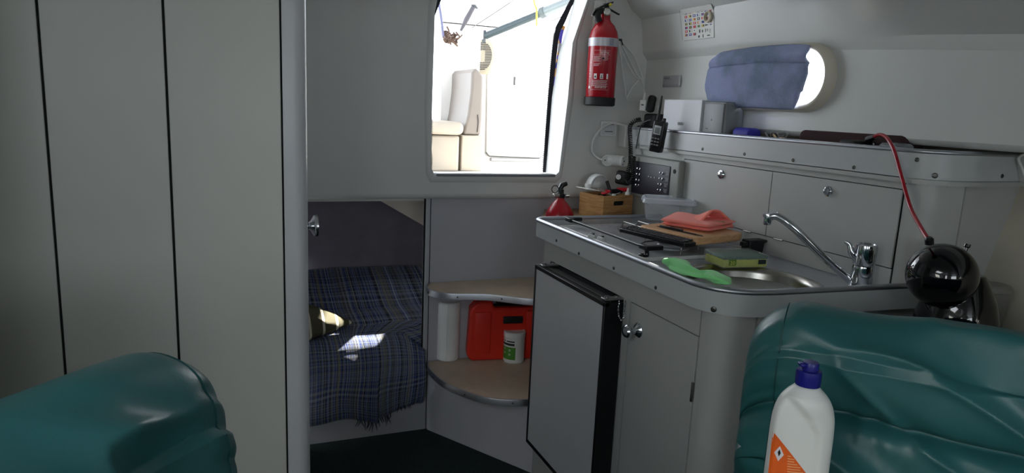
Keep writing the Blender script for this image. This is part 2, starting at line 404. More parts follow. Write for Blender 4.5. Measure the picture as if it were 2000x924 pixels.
# ================================================================== BERTH
def plaid(name):
    m = bpy.data.materials.new(name); m.use_nodes = True; N, L = m.node_tree.nodes, m.node_tree.links; bs = N['Principled BSDF']
    uv = N.new('ShaderNodeUVMap'); sp = N.new('ShaderNodeSeparateXYZ'); L.new(uv.outputs[0], sp.inputs[0])
    def band(out, freq, e0, e1, seed):
        mu = N.new('ShaderNodeMath'); mu.operation = 'MULTIPLY_ADD'; mu.inputs[1].default_value = freq; mu.inputs[2].default_value = seed; L.new(out, mu.inputs[0])
        n = N.new('ShaderNodeTexNoise'); n.noise_dimensions = '1D'; n.inputs['Scale'].default_value = 1; n.inputs['Detail'].default_value = 1; L.new(mu.outputs[0], n.inputs['W'])
        r = N.new('ShaderNodeMapRange'); r.inputs[1].default_value = e0; r.inputs[2].default_value = e1; L.new(n.outputs['Fac'], r.inputs[0]); return r.outputs[0]
    def mix(a, b, f):
        x = N.new('ShaderNodeMix'); x.data_type = 'RGBA'
        if isinstance(f, (int, float)): x.inputs[0].default_value = f
        else: L.new(f, x.inputs[0])
        for i, q in ((6, a), (7, b)):
            if isinstance(q, tuple): x.inputs[i].default_value = q
            else: L.new(q, x.inputs[i])
        return x.outputs[2]
    def mul(a, b):
        x = N.new('ShaderNodeMath'); x.operation = 'MULTIPLY'; L.new(a, x.inputs[0])
        if isinstance(b, float): x.inputs[1].default_value = b
        else: L.new(b, x.inputs[1])
        return x.outputs[0]
    U, V = sp.outputs[0], sp.outputs[1]
    C = lambda r, g, b_: (lin(r), lin(g), lin(b_), 1)
    wu = mul(band(U, 330, .46, .60, 3.), band(U, 70, .40, .64, 9.)); wv = mul(band(V, 480, .46, .60, 5.), band(V, 80, .40, .64, 1.))
    bu = band(U, 44, .46, .54, 21.); bv = band(V, 60, .46, .54, 33.)
    ck = N.new('ShaderNodeTexChecker'); ck.inputs['Scale'].default_value = 420; L.new(uv.outputs[0], ck.inputs[0])
    a = mix(C(24, 27, 46), C(52, 78, 150), bu); a2 = mix(C(24, 27, 44), C(38, 52, 100), bv)
    base = mix(a, a2, ck.outputs['Fac'])
    base = mix(base, C(205, 210, 215), mul(wu, .62)); base = mix(base, C(190, 195, 185), mul(wv, .5))
    tan = band(U, 16, .60, .66, 14.); base = mix(base, C(150, 146, 120), mul(tan, .35))
    L.new(base, bs.inputs['Base Color']); bs.inputs['Roughness'].default_value = .92
    nb = N.new('ShaderNodeTexNoise'); nb.inputs['Scale'].default_value = 260; L.new(uv.outputs[0], nb.inputs['Vector'])
    bp = N.new('ShaderNodeBump'); bp.inputs['Strength'].default_value = .7; bp.inputs['Distance'].default_value = .004
    L.new(nb.outputs['Fac'], bp.inputs['Height']); L.new(bp.outputs[0], bs.inputs['Normal']); return m
M_plaid = plaid('blue_plaid_weave')
bt = thing('berth', 'plain berth base board and mattress below the plaid blanket', 'bed', (.5, 2.65, 0))
obj('base_board', B().b2((.24, 2.352, .0), (1.45, 2.94, .22)), M_lam2, bt, smooth=False)
obj('mattress', B().rbox((.84, 2.66, .29), (1.20, .54, .14), .03), M_cream, bt)
NX, NV = 150, 190
prof = cr([(2.318, .085), (2.300, .13), (2.288, .20), (2.290, .27), (2.300, .325), (2.322, .358), (2.36, .374), (2.42, .380), (2.50, .388), (2.62, .41), (2.75, .45), (2.86, .475), (2.925, .49)], 16)
prof = [Vector((p[0], p[1], 0)) for p in cr([(a, c, 0) for a, c in [(2.318, .085), (2.300, .13), (2.288, .20), (2.290, .27), (2.300, .325), (2.322, .358), (2.36, .374), (2.42, .380), (2.50, .388), (2.62, .41), (2.75, .45), (2.86, .475), (2.925, .49)]], 16)]
x0, x1 = .165, .655
rows = []
hem = lambda x: .078+.012*math.sin(x*22)-.012*math.sin((x-.35)*9) if x < .47 else .078+.5*(x-.47)**1.45*1.9
for i, q in enumerate(prof):
    t = i/(len(prof)-1); r = []
    for j in range(NX):
        x = x0+(x1-x0)*j/(NX-1)
        y, z = q.x, q.y
        h = hem(x)
        if z < .33 and y < 2.34: z = h+(z-.085)*(.33-h)/(.33-.085)
        k = max(0, min(1, (x-.50)/.13))
        # the drape bunches and falls near the right jamb
        dz = -.055*k*k*max(0, 1-abs(y-2.36)/.10)
        fold = .010*math.sin(34*(x+.55*(z-.2)))*max(0, 1-abs(z-.2)/.2)*(1 if y < 2.34 else .2)
        fold2 = .012*math.exp(-((x-(.60-.9*(y-2.33)))/.022)**2)*(1 if 2.30 < y < 2.47 else 0)*max(0, 1-abs(y-2.37)/.11)
        w = noise.noise(Vector((x*7, y*9, z*5)))*.012 + noise.noise(Vector((x*22, y*30, z*10)))*.0035
        yo = -.004-fold*.7 if y < 2.34 else 0
        if y < 2.335 and x > .60: yo += 0
        xx = x + .012*math.sin(z*23+1)*(.4 if y < 2.4 else .6)*math.sin(math.pi*j/(NX-1))
        if y > 2.345: xx = .24+(xx-x0)*(1.42-.24)/(x1-x0) if False else xx
        r.append((min(xx, .632) if y > 2.32 and y < 2.36 else min(xx, .638) , y+yo+w*.4, z+dz+fold2+(w if z > .34 else 0)))
    rows.append(r)
# widen the part lying on the mattress
for i, q in enumerate(prof):
    if q.x > 2.362:
        k = min(1, (q.x-2.362)/.1)
        rows[i] = [(p[0]+k*(.045+.6*(j/(NX-1))**2*1.0*(p[0]-x0))+(-.09*k*(1-j/(NX-1))), p[1], p[2]) for j, p in enumerate(rows[i])]
bl = thing('blanket', 'blue and grey plaid woven blanket with a fringed hem on the berth', 'blanket', (.43, 2.3, .08))
bo = obj('woven_cloth', B().grid(rows, uv=True), M_plaid, bl, angle=180)
sm = bo.modifiers.new('thickness', 'SOLIDIFY'); sm.thickness = .004; sm.offset = -1
b = B()
for k in range(16):
    x = .40+k*.0078+random.uniform(-.003, .003); h = hem(x)-.0; L_ = random.uniform(.018, .042)
    b.tube([(x, 2.315, h+.012), (x+random.uniform(-.003, .003), 2.305, h-.3*L_), (x+random.uniform(-.012, .012), 2.302+random.uniform(-.004, .004), h-L_)], [.0022, .0020, .0007], 5)
for k in range(12):
    x = .545+k*.0062; h = hem(x); L_ = random.uniform(.008, .018)
    b.tube([(x, 2.315, h+.012), (x+random.uniform(-.006, .01), 2.306, h-L_)], [.002, .0009], 5)
obj('fringe', b, mat('dark_blue_yarn', (44, 48, 62), .95), bl)
# pillow, pointed corner towards the opening
def stripe_mat():
    m = mat('striped_pillowcase', (88, 84, 66), .9); N, L = m.node_tree.nodes, m.node_tree.links
    tc = N.new('ShaderNodeTexCoord'); sp = N.new('ShaderNodeSeparateXYZ'); L.new(tc.outputs['Object'], sp.inputs[0])
    s = N.new('ShaderNodeMath'); s.operation = 'MULTIPLY'; s.inputs[1].default_value = 125; L.new(sp.outputs[0], s.inputs[0])
    w = N.new('ShaderNodeMath'); w.operation = 'SINE'; L.new(s.outputs[0], w.inputs[0])
    r = N.new('ShaderNodeValToRGB'); r.color_ramp.elements[0].position = .80; r.color_ramp.elements[1].position = .9
    r.color_ramp.elements[0].color = (lin(80), lin(76), lin(56), 1); r.color_ramp.elements[1].color = (lin(205), lin(200), lin(180), 1)
    L.new(w.outputs[0], r.inputs[0]); L.new(r.outputs[0], N['Principled BSDF'].inputs['Base Color']); return m
b = B(); rows = []
cp = Vector((.178, 2.455, .420)); n = 40
for i in range(n+1):
    r = []
    for j in range(n+1):
        u, v = 2*i/n-1, 2*j/n-1
        e = (max(0, 1-u**4)*max(0, 1-v**4))**.7
        pinch = 1-.10*(1-abs(v))**2*abs(u) if True else 1
        r.append((u*(.165)*(1-.12*(1-v*v)), v*.165*(1-.12*(1-u*u)), .046*e))
    rows.append(r)
T = Matrix.Translation(cp) @ Matrix.Rotation(math.radians(40), 4, 'Z') @ Matrix.Rotation(math.radians(6), 4, 'X')
b.M = T; b.grid(rows); b.grid([[(x, y, -z) for x, y, z in r] for r in rows])
bmesh.ops.remove_doubles(b.bm, verts=b.bm.verts, dist=1e-5)
tag(obj('pillow', b, stripe_mat(), angle=180), 'olive striped pillow with pale stripes lying on the plaid blanket', 'pillow')

# ================================================================== CORNER SHELVES
cs = thing('corner_shelf_unit', 'two tier grey corner shelf unit with curved alloy edged shelves', 'shelf', (.80, 2.15, 0))
ZU, ZL_ = .568, .269
upath = cr([(.6585, 2.322), (.632, 2.275), (.630, 2.235), (.655, 2.185), (.70, 2.160), (.76, 2.148), (.82, 2.125), (.88, 2.082), (.94, 2.035), (1.00, 2.015)], 6) if False else [Vector((p.x, p.y)) for p in cr([(.6585, 2.322, 0), (.634, 2.27, 0), (.632, 2.235, 0), (.652, 2.195, 0), (.69, 2.165, 0), (.75, 2.150, 0), (.81, 2.130, 0), (.87, 2.088, 0), (.92, 2.050, 0), (.985, 2.025, 0)], 6)]
lpath = [Vector((p.x, p.y)) for p in cr([(.6585, 2.322, 0), (.646, 2.27, 0), (.648, 2.20, 0), (.662, 2.12, 0), (.693, 2.05, 0), (.735, 1.985, 0), (.79, 1.94, 0), (.85, 1.918, 0), (.90, 1.911, 0)], 6)]
for nm, path, zz, back in (('upper', upath, ZU, [(.985, 2.322)]), ('lower', lpath, ZL_, [(.90, 1.925), (1.06, 1.925), (1.06, 2.322)])):
    if nm == 'upper': back = [(1.20, 2.025), (1.20, 2.322)]
    poly = [tuple(p) for p in path]+back
    sh = obj('shelf', B().prism(poly, zz-.018, zz), M_shelf, cs, angle=20)
    ed = obj('edging', B().sweep([tuple(p) for p in path], [(.0, zz+.0015), (-.0045, zz+.0015), (-.0055, zz-.002), (-.0055, zz-.020), (-.003, zz-.022), (.0, zz-.022)]), M_alloy, sh, angle=40)
    for k in (12, 26, 40):
        if k < len(path)-1:
            d = (path[k+1]-path[k-1]).normalized(); nn = Vector((d.y, -d.x, 0))
            c = Vector((path[k].x, path[k].y, zz-.010))
            if (Vector((.9, 2.3, 0))-Vector((c.x, c.y, 0))).dot(nn) > 0: nn = -nn
            screw(sh, c+nn*.0055, nn, .003)
ba, bb_ = Vector((.6585, 2.322)), Vector((.909, 1.915))
dd = (bb_-ba).normalized(); nn = Vector((-dd.y, dd.x))
if nn.x < 0: nn = -nn
obj('base_panel', B().prism([tuple(ba), tuple(bb_), tuple(bb_+nn*.018), tuple(ba+nn*.018)], 0, ZL_-.018), M_lam2, cs, smooth=False)
obj('side_panel', B().b2((1.20, 1.925, .0), (1.215, 2.322, .80)), M_lam2, cs, smooth=False)
# ---- things on the corner shelf
c = P(868, 700, 'z', ZL_); cx, cy = c.x+.012, c.y+.0
kr = thing('paper_towel_roll', 'white paper towel roll standing at the left end of the lower corner shelf', 'paper towel', (cx, cy, ZL_))
H_ = .222; R_ = .042
prof = [(.018, .001), (R_-.002, .001), (R_, .004)]+[(R_+.0006*math.sin(i*2.1), .004+(H_-.008)*i/14) for i in range(1, 14)]+[(R_, H_-.004), (R_-.003, H_), (.020, H_), (.018, H_-.003), (.018, .001)]
M_pap = mat('white_paper', (222, 222, 220), .9, bump=.08, bs=90)
obj('roll', B().lathe(prof, (cx, cy, ZL_), (0, 0, 1), 40, cap=False), M_pap, kr)
obj('cardboard_core', B().lathe([(.0175, .002), (.0175, H_-.004), (.0155, H_-.004), (.0155, .002), (.0175, .002)], (cx, cy, ZL_), (0, 0, 1), 24, cap=False), mat('cardboard', (140, 112, 84), .9), kr)
sheet = [(cx-.0425*math.cos(a)-.002, cy-.0425*math.sin(a)-.0) for a in (1.2, .8, .4, 0)]+[(cx-.047, cy+.02), (cx-.050, cy+.045)]
b = B(); b.sweep(sheet, [(0, ZL_+.004), (.0012, ZL_+.004), (.0012, ZL_+H_-.004), (0, ZL_+H_-.004)]); obj('loose_sheet', b, M_pap, kr)
# red tool case
pa = P(897, 697, 'z', ZL_); pb_ = P(1075, 690, 'z', ZL_)
M_case = mat('red_case_plastic', (205, 42, 24), .42, var=.06)
cw, ch = .36, .232
yaw = math.radians(-9)
MC = Matrix.Translation((pa.x+.012, pa.y-.055, ZL_+.001)) @ Matrix.Rotation(yaw, 4, 'Z')
tc = thing('tool_case', 'red plastic carrying case behind the white tub on the lower corner shelf', 'case', (pa.x, pa.y, ZL_))
hl = rrect(.105, ch-.052, .235, ch-.012, .012, 4)
body = [(.02, 0), (cw-.02, 0), (cw-.004, .012), (cw, .03), (cw-.004, ch-.05), (cw-.02, ch-.012), (.245, ch-.004), (.240, ch-.030), (.095, ch-.030), (.090, ch-.004), (.03, ch-.010), (.008, ch-.03), (.0, .03), (.004, .012)]
b = B(MC); b.prism(body, 0, .040, 'y'); obj('front_shell', b, M_case, tc, bevel=.008, seg=3)
b = B(MC); b.prism(body, .044, .084, 'y'); obj('rear_shell', b, M_case, tc, bevel=.008, seg=3)
b = B(MC); b.rbox((.168, .042, ch-.012), (.120, .022, .020), .006); b.box((.168, .042, ch-.034), (.135, .03, .012)); obj('handle', b, M_blackm, tc)
b = B(MC); b.rbox((.168, -.004, ch-.075), (.075, .008, .028), .004); obj('latch', b, M_blackm, tc)
for rx, rw in ((.055, .060), (.27, .10)):
    b = B(MC); b.rbox((rx, -.003, .11), (rw, .008, .16), .004); obj('raised_panel', b, M_case, tc)
# white tub with a green label
c = P(1009, 708, 'z', ZL_); c.z = ZL_
c = Vector((c.x-.004, c.y+.022, ZL_))
tb = thing('tub', 'round white plastic tub with a green label on the lower corner shelf', 'tub', c)
rt = .0395; ht = .118
obj('body', B().lathe([(rt-.004, 0), (rt, .004), (rt, ht-.022), (rt-.003, ht-.018), (rt-.003, ht-.01)], c, (0, 0, 1), 40), M_white, tb)
obj('lid', B().lathe([(rt+.0012, ht-.020), (rt+.0015, ht-.002), (rt-.001, ht+.001), (rt-.005, ht+.001), (rt-.006, ht-.001), (.0001, ht-.001)], c, (0, 0, 1), 40), M_white, tb)
va = math.atan2(-c.y, -c.x)
def oncyl(c, r, a0): return lambda x, y: (c.x+r*math.cos(a0+x/r), c.y+r*math.sin(a0+x/r), c.z+y)
fn = oncyl(c, rt+.0005, va-.85)
b = B(); quad(b, fn, -.022, .016, .040, .064, 12); lb = obj('green_label', b, mat('label_green', (70, 132, 42), .5), tb)
b = B(); fn2 = oncyl(c, rt+.0009, va-.85)
quad(b, fn2, .004, .083, .036, .088, 8); quad(b, fn2, -.020, .084, .0, .087, 6); quad(b, fn2, -.020, .070, .036, .079, 12)
obj('print', b, mat('print_dark', (38, 40, 44), .6), tb)
b = B()
for (x, y) in ((.018, .052), (.018, .036), (-.006, .056), (-.006, .04)):
    for k in range(10):
        a, a2 = k*.628, (k+1)*.628
        b.face([b.v(fn2(x+.0038*math.cos(t), y+.0038*math.sin(t))) for t in (a, a2)]+[b.v(fn2(x+.0022*math.cos(t), y+.0022*math.sin(t))) for t in (a2, a)])
obj('label_symbols', b, mat('print_white', (225, 228, 225), .6), lb)

# ================================================================== GALLEY CABINET
XF = .905
gc = thing('galley_cabinet', 'grey laminate galley cabinet below the counter rim', 'cabinet', (1.15, 1.45, 0))
ZT = .812
cpath = fillet([(XF, 1.905), (XF, 1.062), (1.30, 1.040), (1.60, 1.03)], [0, .055, 0, 0], 10)
poly = [tuple(p) for p in cpath]+[(1.60, 1.06), (1.40, 1.08), (1.38, 1.905)]
fpoly = [(XF, 1.905), (XF, 1.126)]
bodyp = [(XF+.02, 1.905), (XF, 1.905), (XF, 1.1245), (XF+.02, 1.1245), (1.38, 1.1245), (1.38, 1.905)]
# carcass with the door recess as shallow gaps
obj('carcass', B().b2((XF+.018, 1.12, .0), (1.38, 1.904, ZT-.005)).b2((XF, 1.425, 0), (XF+.018, 1.905, .13)).b2((XF, 1.852, .13), (XF+.018, 1.905, ZT-.003)).b2((XF, 1.1245, .7455), (XF+.018, 1.852, ZT-.003)).b2((XF, 1.395, 0), (XF+.018, 1.425, .7455)).b2((XF, 1.1245, 0), (XF+.018, 1.395, .105)), M_cab, gc, smooth=False)
# corner pillar and forward face
cp1 = [tuple(p) for p in fillet([(XF, 1.1205), (XF, 1.056), (.985, 1.050)], [0, .052, 0], 10)]
obj('corner_pillar', B().prism(cp1+[(.985, 1.10), (.94, 1.1205)], 0, ZT), M_cab, gc)
obj('end_panel', B().prism([(.989, 1.0498), (1.60, 1.031), (1.60, 1.05), (.989, 1.07)], 0, ZT), M_cab, gc, smooth=False)
obj('groove_backing', B().b2((XF+.0185, 1.11, 0), (XF+.03, 1.13, ZT-.01)).b2((.97, 1.056, 0), (1.0, 1.07, ZT-.01)).b2((XF+.004, 1.13, .10), (XF+.0175, 1.393, .744)), M_dark, gc, smooth=False)
dy0, dy1, dz0, dz1 = 1.128, 1.391, .109, .7425
do = obj('door', B().b2((XF+.001, dy0, dz0), (XF+.012, dy1, dz1)), M_cab, gc, bevel=.0012)
kp = P(1247, 645, 'x', XF)
b = B().lathe([(.018, 0), (.0185, .003), (.014, .008), (.008, .013), (.007, .020), (.010, .026), (.0155, .031), (.016, .035), (.013, .040), (.006, .0425), (.0001, .043)], (XF+.001, kp.y, kp.z), (-1, 0, 0), 32)
obj('knob', b, M_chrome, do)
for z in (.62, .20):
    obj('hinge', B().rbox((XF-.002, dy0-.002, z), (.004, .006, .045), .0015), M_steel, do)
# fridge
fg = thing('fridge', 'small built in fridge with a grey door framed in black', 'fridge', (.9, 1.63, .13))
XD, y0, y1, z0, z1 = .85, 1.416, 1.838, .165, .7365
dr = obj('door', B().b2((XD+.004, y0+.003, z0), (XF-.002, y1, z1)), M_black, fg, bevel=.003)
obj('door_panel', B().b2((XD-.002, y0+.008, z0+.008), (XD+.006, y1-.008, z1-.008)), mat('fridge_panel', (184, 185, 188), .33, var=.02), dr, smooth=False, bevel=.001)
t = .009
b = B().b2((XD-.004, y0, z0-.002), (XD+.010, y0+t, z1+.002)).b2((XD-.004, y1-t, z0-.002), (XD+.010, y1+.001, z1+.002)).b2((XD-.004, y0, z1-t), (XD+.010, y1, z1+.003)).b2((XD-.004, y0, z0-.003), (XD+.010, y1, z0+t))
obj('door_trim', b, M_black, dr, bevel=.0015)
b = B().b2((XD+.016, y0+.01, z1+.0005), (XD+.020, y1-.01, z1+.003)); obj('top_bead', b, mat('worn_alloy', (120, 120, 118), .4, 1), dr, smooth=False)
obj('cooler_box', B().b2((XF-.003, y0+.010, .14), (XF+.017, y1+.012, .742)), M_blackm, fg, smooth=False)
for yy in (y0+.02, y1-.03):
    b = B().rbox((XD+.030, yy, z1+.006), (.058, .022, .006), .002); b.lathe([(.006, 0), (.006, .012)], (XD+.012, yy, z1+.002), (0, 0, 1), 14); b.lathe([(.005, 0), (.005, .010)], (XD+.040, yy, z1+.002), (0, 0, 1), 14)
    obj('hinge', b, mat('pitted_chrome', (150, 150, 150), .3, 1, var=.3, vs=120), fg)
# little chain at the hinge
def links(pts, ln, wire):
    """links along a polyline"""
    out = []
    L_ = [Vector(p) for p in pts]; seg = 0; pos = 0; d = [0]
    for a, c_ in zip(L_, L_[1:]): d.append(d[-1]+(c_-a).length)
    k = 0; s = 0
    while s < d[-1]:
        i = max(j for j in range(len(d)) if d[j] <= s); i = min(i, len(L_)-2)
        p = L_[i].lerp(L_[i+1], (s-d[i])/(d[i+1]-d[i])); t_ = (L_[i+1]-L_[i]).normalized()
        sd_ = Vector((0, 1, 0)) if k % 2 else Vector((.7, .7, .2))
        sd_ = (sd_-t_*sd_.dot(t_)).normalized()
        out.append([p+t_*(ln*.5*math.cos(a))+sd_*(ln*.24*math.sin(a)) for a in [2*math.pi*q/14 for q in range(14)]])
        s += ln*.78; k += 1
    return out
cy = y0-.004
chp = cr([(XD+.034, cy, z1+.004), (XD+.033, cy, z1-.020), (XD+.040, cy, z1-.040), (XD+.048, cy, z1-.042), (XD+.052, cy, z1-.02), (XD+.053, cy, z1+.006)], 6)
chn = obj('safety_chain', B().tube(chp[:2], .0008, 6), M_chrome, fg)
for ring in links(chp, .0085, .0008):
    obj('chain_link', B().tube(ring, .0009, 6, closed=True), M_chrome, chn)

# ================================================================== WORKTOP
ZW = .83
wpath = fillet([(1.372, 1.972), (.885, 1.962), (.885, 1.052), (1.02, 1.030), (1.30, 1.012), (1.64, .985)], [0, .045, .11, .0, .0, 0], 14)
wt = thing('galley_worktop', 'grey galley worktop with a raised alloy capped rim around the hob and sink', 'worktop', (1.15, 1.5, .80))
inner = [tuple(p) for p in wpath]
SCx, SCy, SR = 1.112, 1.218, .150
sink_hole = [(SCx+SR*math.cos(2*math.pi*k/40), SCy+SR*math.sin(2*math.pi*k/40)) for k in range(40)]
inn = []
for i, p in enumerate(wpath):
    d = (Vector(wpath[min(i+1, len(wpath)-1)])-Vector(wpath[max(i-1, 0)])).normalized(); inn.append((p[0]-d.y*.006, p[1]+d.x*.006))
b = B().prism(inn+[(1.64, 1.03), (1.395, 1.06), (1.385, 1.972)], ZT, ZW, 'z', [sink_hole])
obj('surface', b, mat('grey_worktop', (156, 159, 165), .28, var=.10, vs=420), wt, smooth=False)
b = B().sweep([tuple(p) for p in wpath], [(.0, ZT-.004), (.010, ZT-.004), (.010, .856), (.0, .856)])
ra = obj('rim_band', b, M_rail, wt, angle=30)
b = B().sweep([tuple(p) for p in wpath], [(.005+.0085*math.cos(a), .8585+.0065*math.sin(a)) for a in [2*math.pi*k/12 for k in range(12)]])
obj('rim_cap', b, M_alloy, ra, angle=60)
for px, py in ((1087, 470), (1131, 495), (1199, 524), (1281, 562)):
    p = P(px, py, 'x', .885); screw(ra, (.885, p.y, p.z), (-1, 0, 0))
p = P(1394, 604, 'y', 1.045); 
def near_path(path, p):
    best = min(range(1, len(path)-1), key=lambda i: (Vector((p.x, p.y))-Vector((path[i][0], path[i][1]))).length)
    d = (Vector(path[best+1])-Vector(path[best-1])).normalized(); return Vector((path[best][0], path[best][1])), Vector((-d.y, d.x))
def ray_hit_path(px, py, path):
    # first crossing of the sight line with a vertical ribbon
    d = _f + CR*((px-1000)/F) - CU*((py-462)/F); best = None
    for a, c_ in zip(path, path[1:]):
        e = Vector((c_[0]-a[0], c_[1]-a[1])); den = d.x*e.y-d.y*e.x
        if abs(den) < 1e-9: continue
        t_ = (a[0]*e.y-a[1]*e.x)/den; s_ = (a[0]*d.y-a[1]*d.x)/den
        if t_ > 0 and -1e-6 <= s_ <= 1+1e-6 and (best is None or t_ < best[0]):
            best = (t_, Vector((0, 0, 1.2))+d*t_, Vector((-e.y, e.x)).normalized())
    return best
t_, p, nn = ray_hit_path(1394, 604, [tuple(q) for q in wpath])
if nn.dot(Vector((p.x-1.2, p.y-1.4))) < 0: nn = -nn
screw(ra, (p.x+nn.x*.0015, p.y+nn.y*.0015, p.z), (nn.x, nn.y, 0), .006)
# aft ledge behind the worktop
struct('trim_7', B().prism([(1.0, 1.978), (1.47, 1.978), (1.47, 2.328), (1.10, 2.328), (1.0, 2.14)], .80, .83), wood('ledge_wood', (120, 92, 70), (150, 120, 94), .5), smooth=False)
# sink
sk = thing('sink', 'round stainless steel sink bowl set into the worktop', 'sink', (SCx, SCy, .70))
pr = [(SR+.010, .0015), (SR+.011, .003), (SR+.004, .0045), (SR-.004, .002), (SR-.010, -.010), (SR-.016, -.06), (SR-.024, -.095), (SR-.045, -.112), (.06, -.116), (.03, -.118), (.0001, -.120)]
obj('bowl', B().lathe(pr, (SCx, SCy, ZW), (0, 0, 1), 64, cap=False), M_steel, sk, angle=70)
obj('drain', B().lathe([(.028, 0), (.028, .002), (.022, .003), (.018, .0005), (.0001, .0005)], (SCx, SCy, ZW-.1175), (0, 0, 1), 24), M_chrome, sk)
# ---- mixer tap
tp = thing('mixer_tap', 'chrome mixer tap with a long angled spout beside the sink', 'tap', (1.315, 1.085, ZW))
TX, TY = 1.322, 1.098
ax = Vector((.0, -.02, 1)).normalized()
b = B().lathe([(.0275, 0), (.0275, .004), (.024, .008), (.0235, .05), (.0225, .056)], (TX, TY, ZW), ax, 36); obj('column_base', b, M_chrome, tp)
b = B().lathe([(.0225, .0575), (.0235, .060), (.0235, .098), (.0225, .104), (.0185, .106), (.0175, .1035), (.0001, .1035)], (TX, TY, ZW), ax, 36); obj('cartridge_cap', b, M_chrome, tp)
tip = P(1501, 424, 'x', 1.150); bend = P(1528, 430, 'x', 1.165); sp0 = Vector((TX-.014, TY+.018, ZW+.018))
m1 = sp0.lerp(bend, .82)+Vector((0, 0, .005))
spts = cr([sp0, sp0.lerp(bend, .4), m1, bend+Vector((-.002, .012, .006)), tip], 8)
b = B().tube(spts, .0092, 18); spo = obj('spout', b, M_chrome, tp)
b = B().lathe([(.0095, .012), (.0102, .008), (.0102, -.008), (.0085, -.0135), (.007, -.0135), (.007, -.010), (.0001, -.010)], tip+Vector((-.002, .001, -.004)), (-.12, .05, 1), 24); obj('nozzle', b, M_chrome, spo)
lt = P(1650, 472, 'x', 1.287); l0 = Vector((TX-.020, TY+.010, ZW+.070))
b = B()
lp = cr([l0+Vector((.010, 0, .0)), l0+Vector((-.004, .004, .012)), l0.lerp(lt, .55)+Vector((0, 0, .010)), lt], 8)
b.tube(lp, [.013-.0085*(i/(len(lp)-1)) for i in range(len(lp))], 14, flat=.75)
obj('lever', b, M_chrome, tp)
# ---- hob with glass lid
hb = thing('gas_hob', 'built in gas hob with a hinged glass lid and black corner brackets', 'hob', (1.18, 1.75, ZW))
hx0, hx1, hy0, hy1 = .972, 1.345, 1.452, 1.935
M_hob = mat('hob_steel', (206, 208, 212), .28, .25, var=.05)
b = B().rbox(((hx0+hx1)/2, (hy0+hy1)/2, ZW+.0035), (hx1-hx0, hy1-hy0, .007), .003); obj('tray', b, M_hob, hb)
obj('rim', B().sweep([(hx0, hy0), (hx1, hy0), (hx1, hy1), (hx0, hy1)], [(-.006, ZW), (.006, ZW), (.006, ZW+.010), (-.006, ZW+.010)], closed=True), M_white, hb, bevel=.002)
M_cast = mat('burner_black', (22, 22, 24), .6)
for k, (bx, by, br) in enumerate(((1.14, 1.575, .040), (1.20, 1.80, .048))):
    bo_ = obj('burner', B().lathe([(br+.012, .0), (br+.012, .004), (br, .006), (br-.004, .012), (br-.010, .014), (br-.010, .017), (.0001, .018)], (bx, by, ZW+.006), (0, 0, 1), 32), M_hob, hb)
    obj('burner_cap', B().lathe([(br-.006, .017), (br-.006, .020), (br-.012, .0225), (.0001, .0225)], (bx, by, ZW+.004), (0, 0, 1), 32), M_cast, bo_)
    for q in range(2):
        o_ = -.028 if q == 0 else .028
        g = cr([(bx+o_-.001, by-.085, ZW+.006), (bx+o_, by-.085, ZW+.024), (bx+o_, by-.07, ZW+.0265), (bx+o_, by, ZW+.0265), (bx+o_, by+.07, ZW+.0265), (bx+o_, by+.085, ZW+.024), (bx+o_, by+.085, ZW+.006)], 4)
        obj('pan_support', B().tube(g, .0022, 8), M_steel, hb)
    g = [(bx-.085, by, ZW+.006), (bx-.085, by, ZW+.0245), (bx+.085, by, ZW+.0245), (bx+.085, by, ZW+.006)]
    obj('pan_support', B().tube(cr(g, 3), .0022, 8), M_steel, hb)
for px, py in ((1153, 462), (1171, 467)):
    p = P(px, py, 'z', ZW+.012); p.x += .006
    kn = obj('knob', B().lathe([(.013, 0), (.014, .002), (.011, .012), (.0001, .013)], (p.x, p.y, ZW+.007), (0, 0, 1), 24), M_white, hb)
    obj('knob_grip', B().rbox((p.x, p.y, ZW+.020), (.006, .022, .006), .002), M_black, kn)
M_glass = mat('tinted_glass', (96, 99, 106), .015, trans=.0, alpha=.24, spec=1.0, ior=1.6)
gx0, gx1, gy0, gy1, gz = .988, 1.338, 1.462, 1.915, .862
gl = obj('glass_lid', B().rbox(((gx0+gx1)/2, (gy0+gy1)/2, gz), (gx1-gx0, gy1-gy0, .005), .0015), M_glass, hb)
obj('edge_seal', B().b2((gx0-.0012, gy0+.02, gz-.0035), (gx0-.0002, gy1-.02, gz+.0005)), M_black, gl, smooth=False)
obj('bright_edge_line', B().b2((gx0-.0014, gy0+.02, gz+.0005), (gx0+.0012, gy1-.02, gz+.0030)), M_white, gl, smooth=False)  # white strip paints the bright line along the glass edge
for (bx, by, sx, sy) in ((gx0, gy1, 1, -1), (gx0, gy0, 1, 1), (gx1, gy0, -1, 1)):
    b = B().prism([(bx-sx*.008, by-sy*.006), (bx+sx*.045, by-sy*.006), (bx+sx*.045, by+sy*.012), (bx+sx*.010, by+sy*.012), (bx+sx*.010, by+sy*.030), (bx-sx*.008, by+sy*.030)], gz-.006, gz+.006)
    obj('corner_bracket', b, M_black, gl, bevel=.002)
b = B().tube(cr([(gx0, gy0+.004, gz-.004), (gx0-.002, gy0-.002, gz-.018), (gx0-.004, gy0+.010, ZW+.011)], 5), .006, 12); b.rbox((gx0-.006, gy0+.010, ZW+.012), (.020, .016, .008), .003)
obj('lid_foot', b, M_gloss, gl)
obj('hinge_block', B().prism([(gx1-.030, gz-.026), (gx1+.018, gz-.026), (gx1+.022, gz+.002), (gx1+.034, gz+.008), (gx1+.030, gz+.012), (gx1-.030, gz+.012)], gy0-.012, gy0+.022, 'y'), M_blackm, gl, bevel=.003)
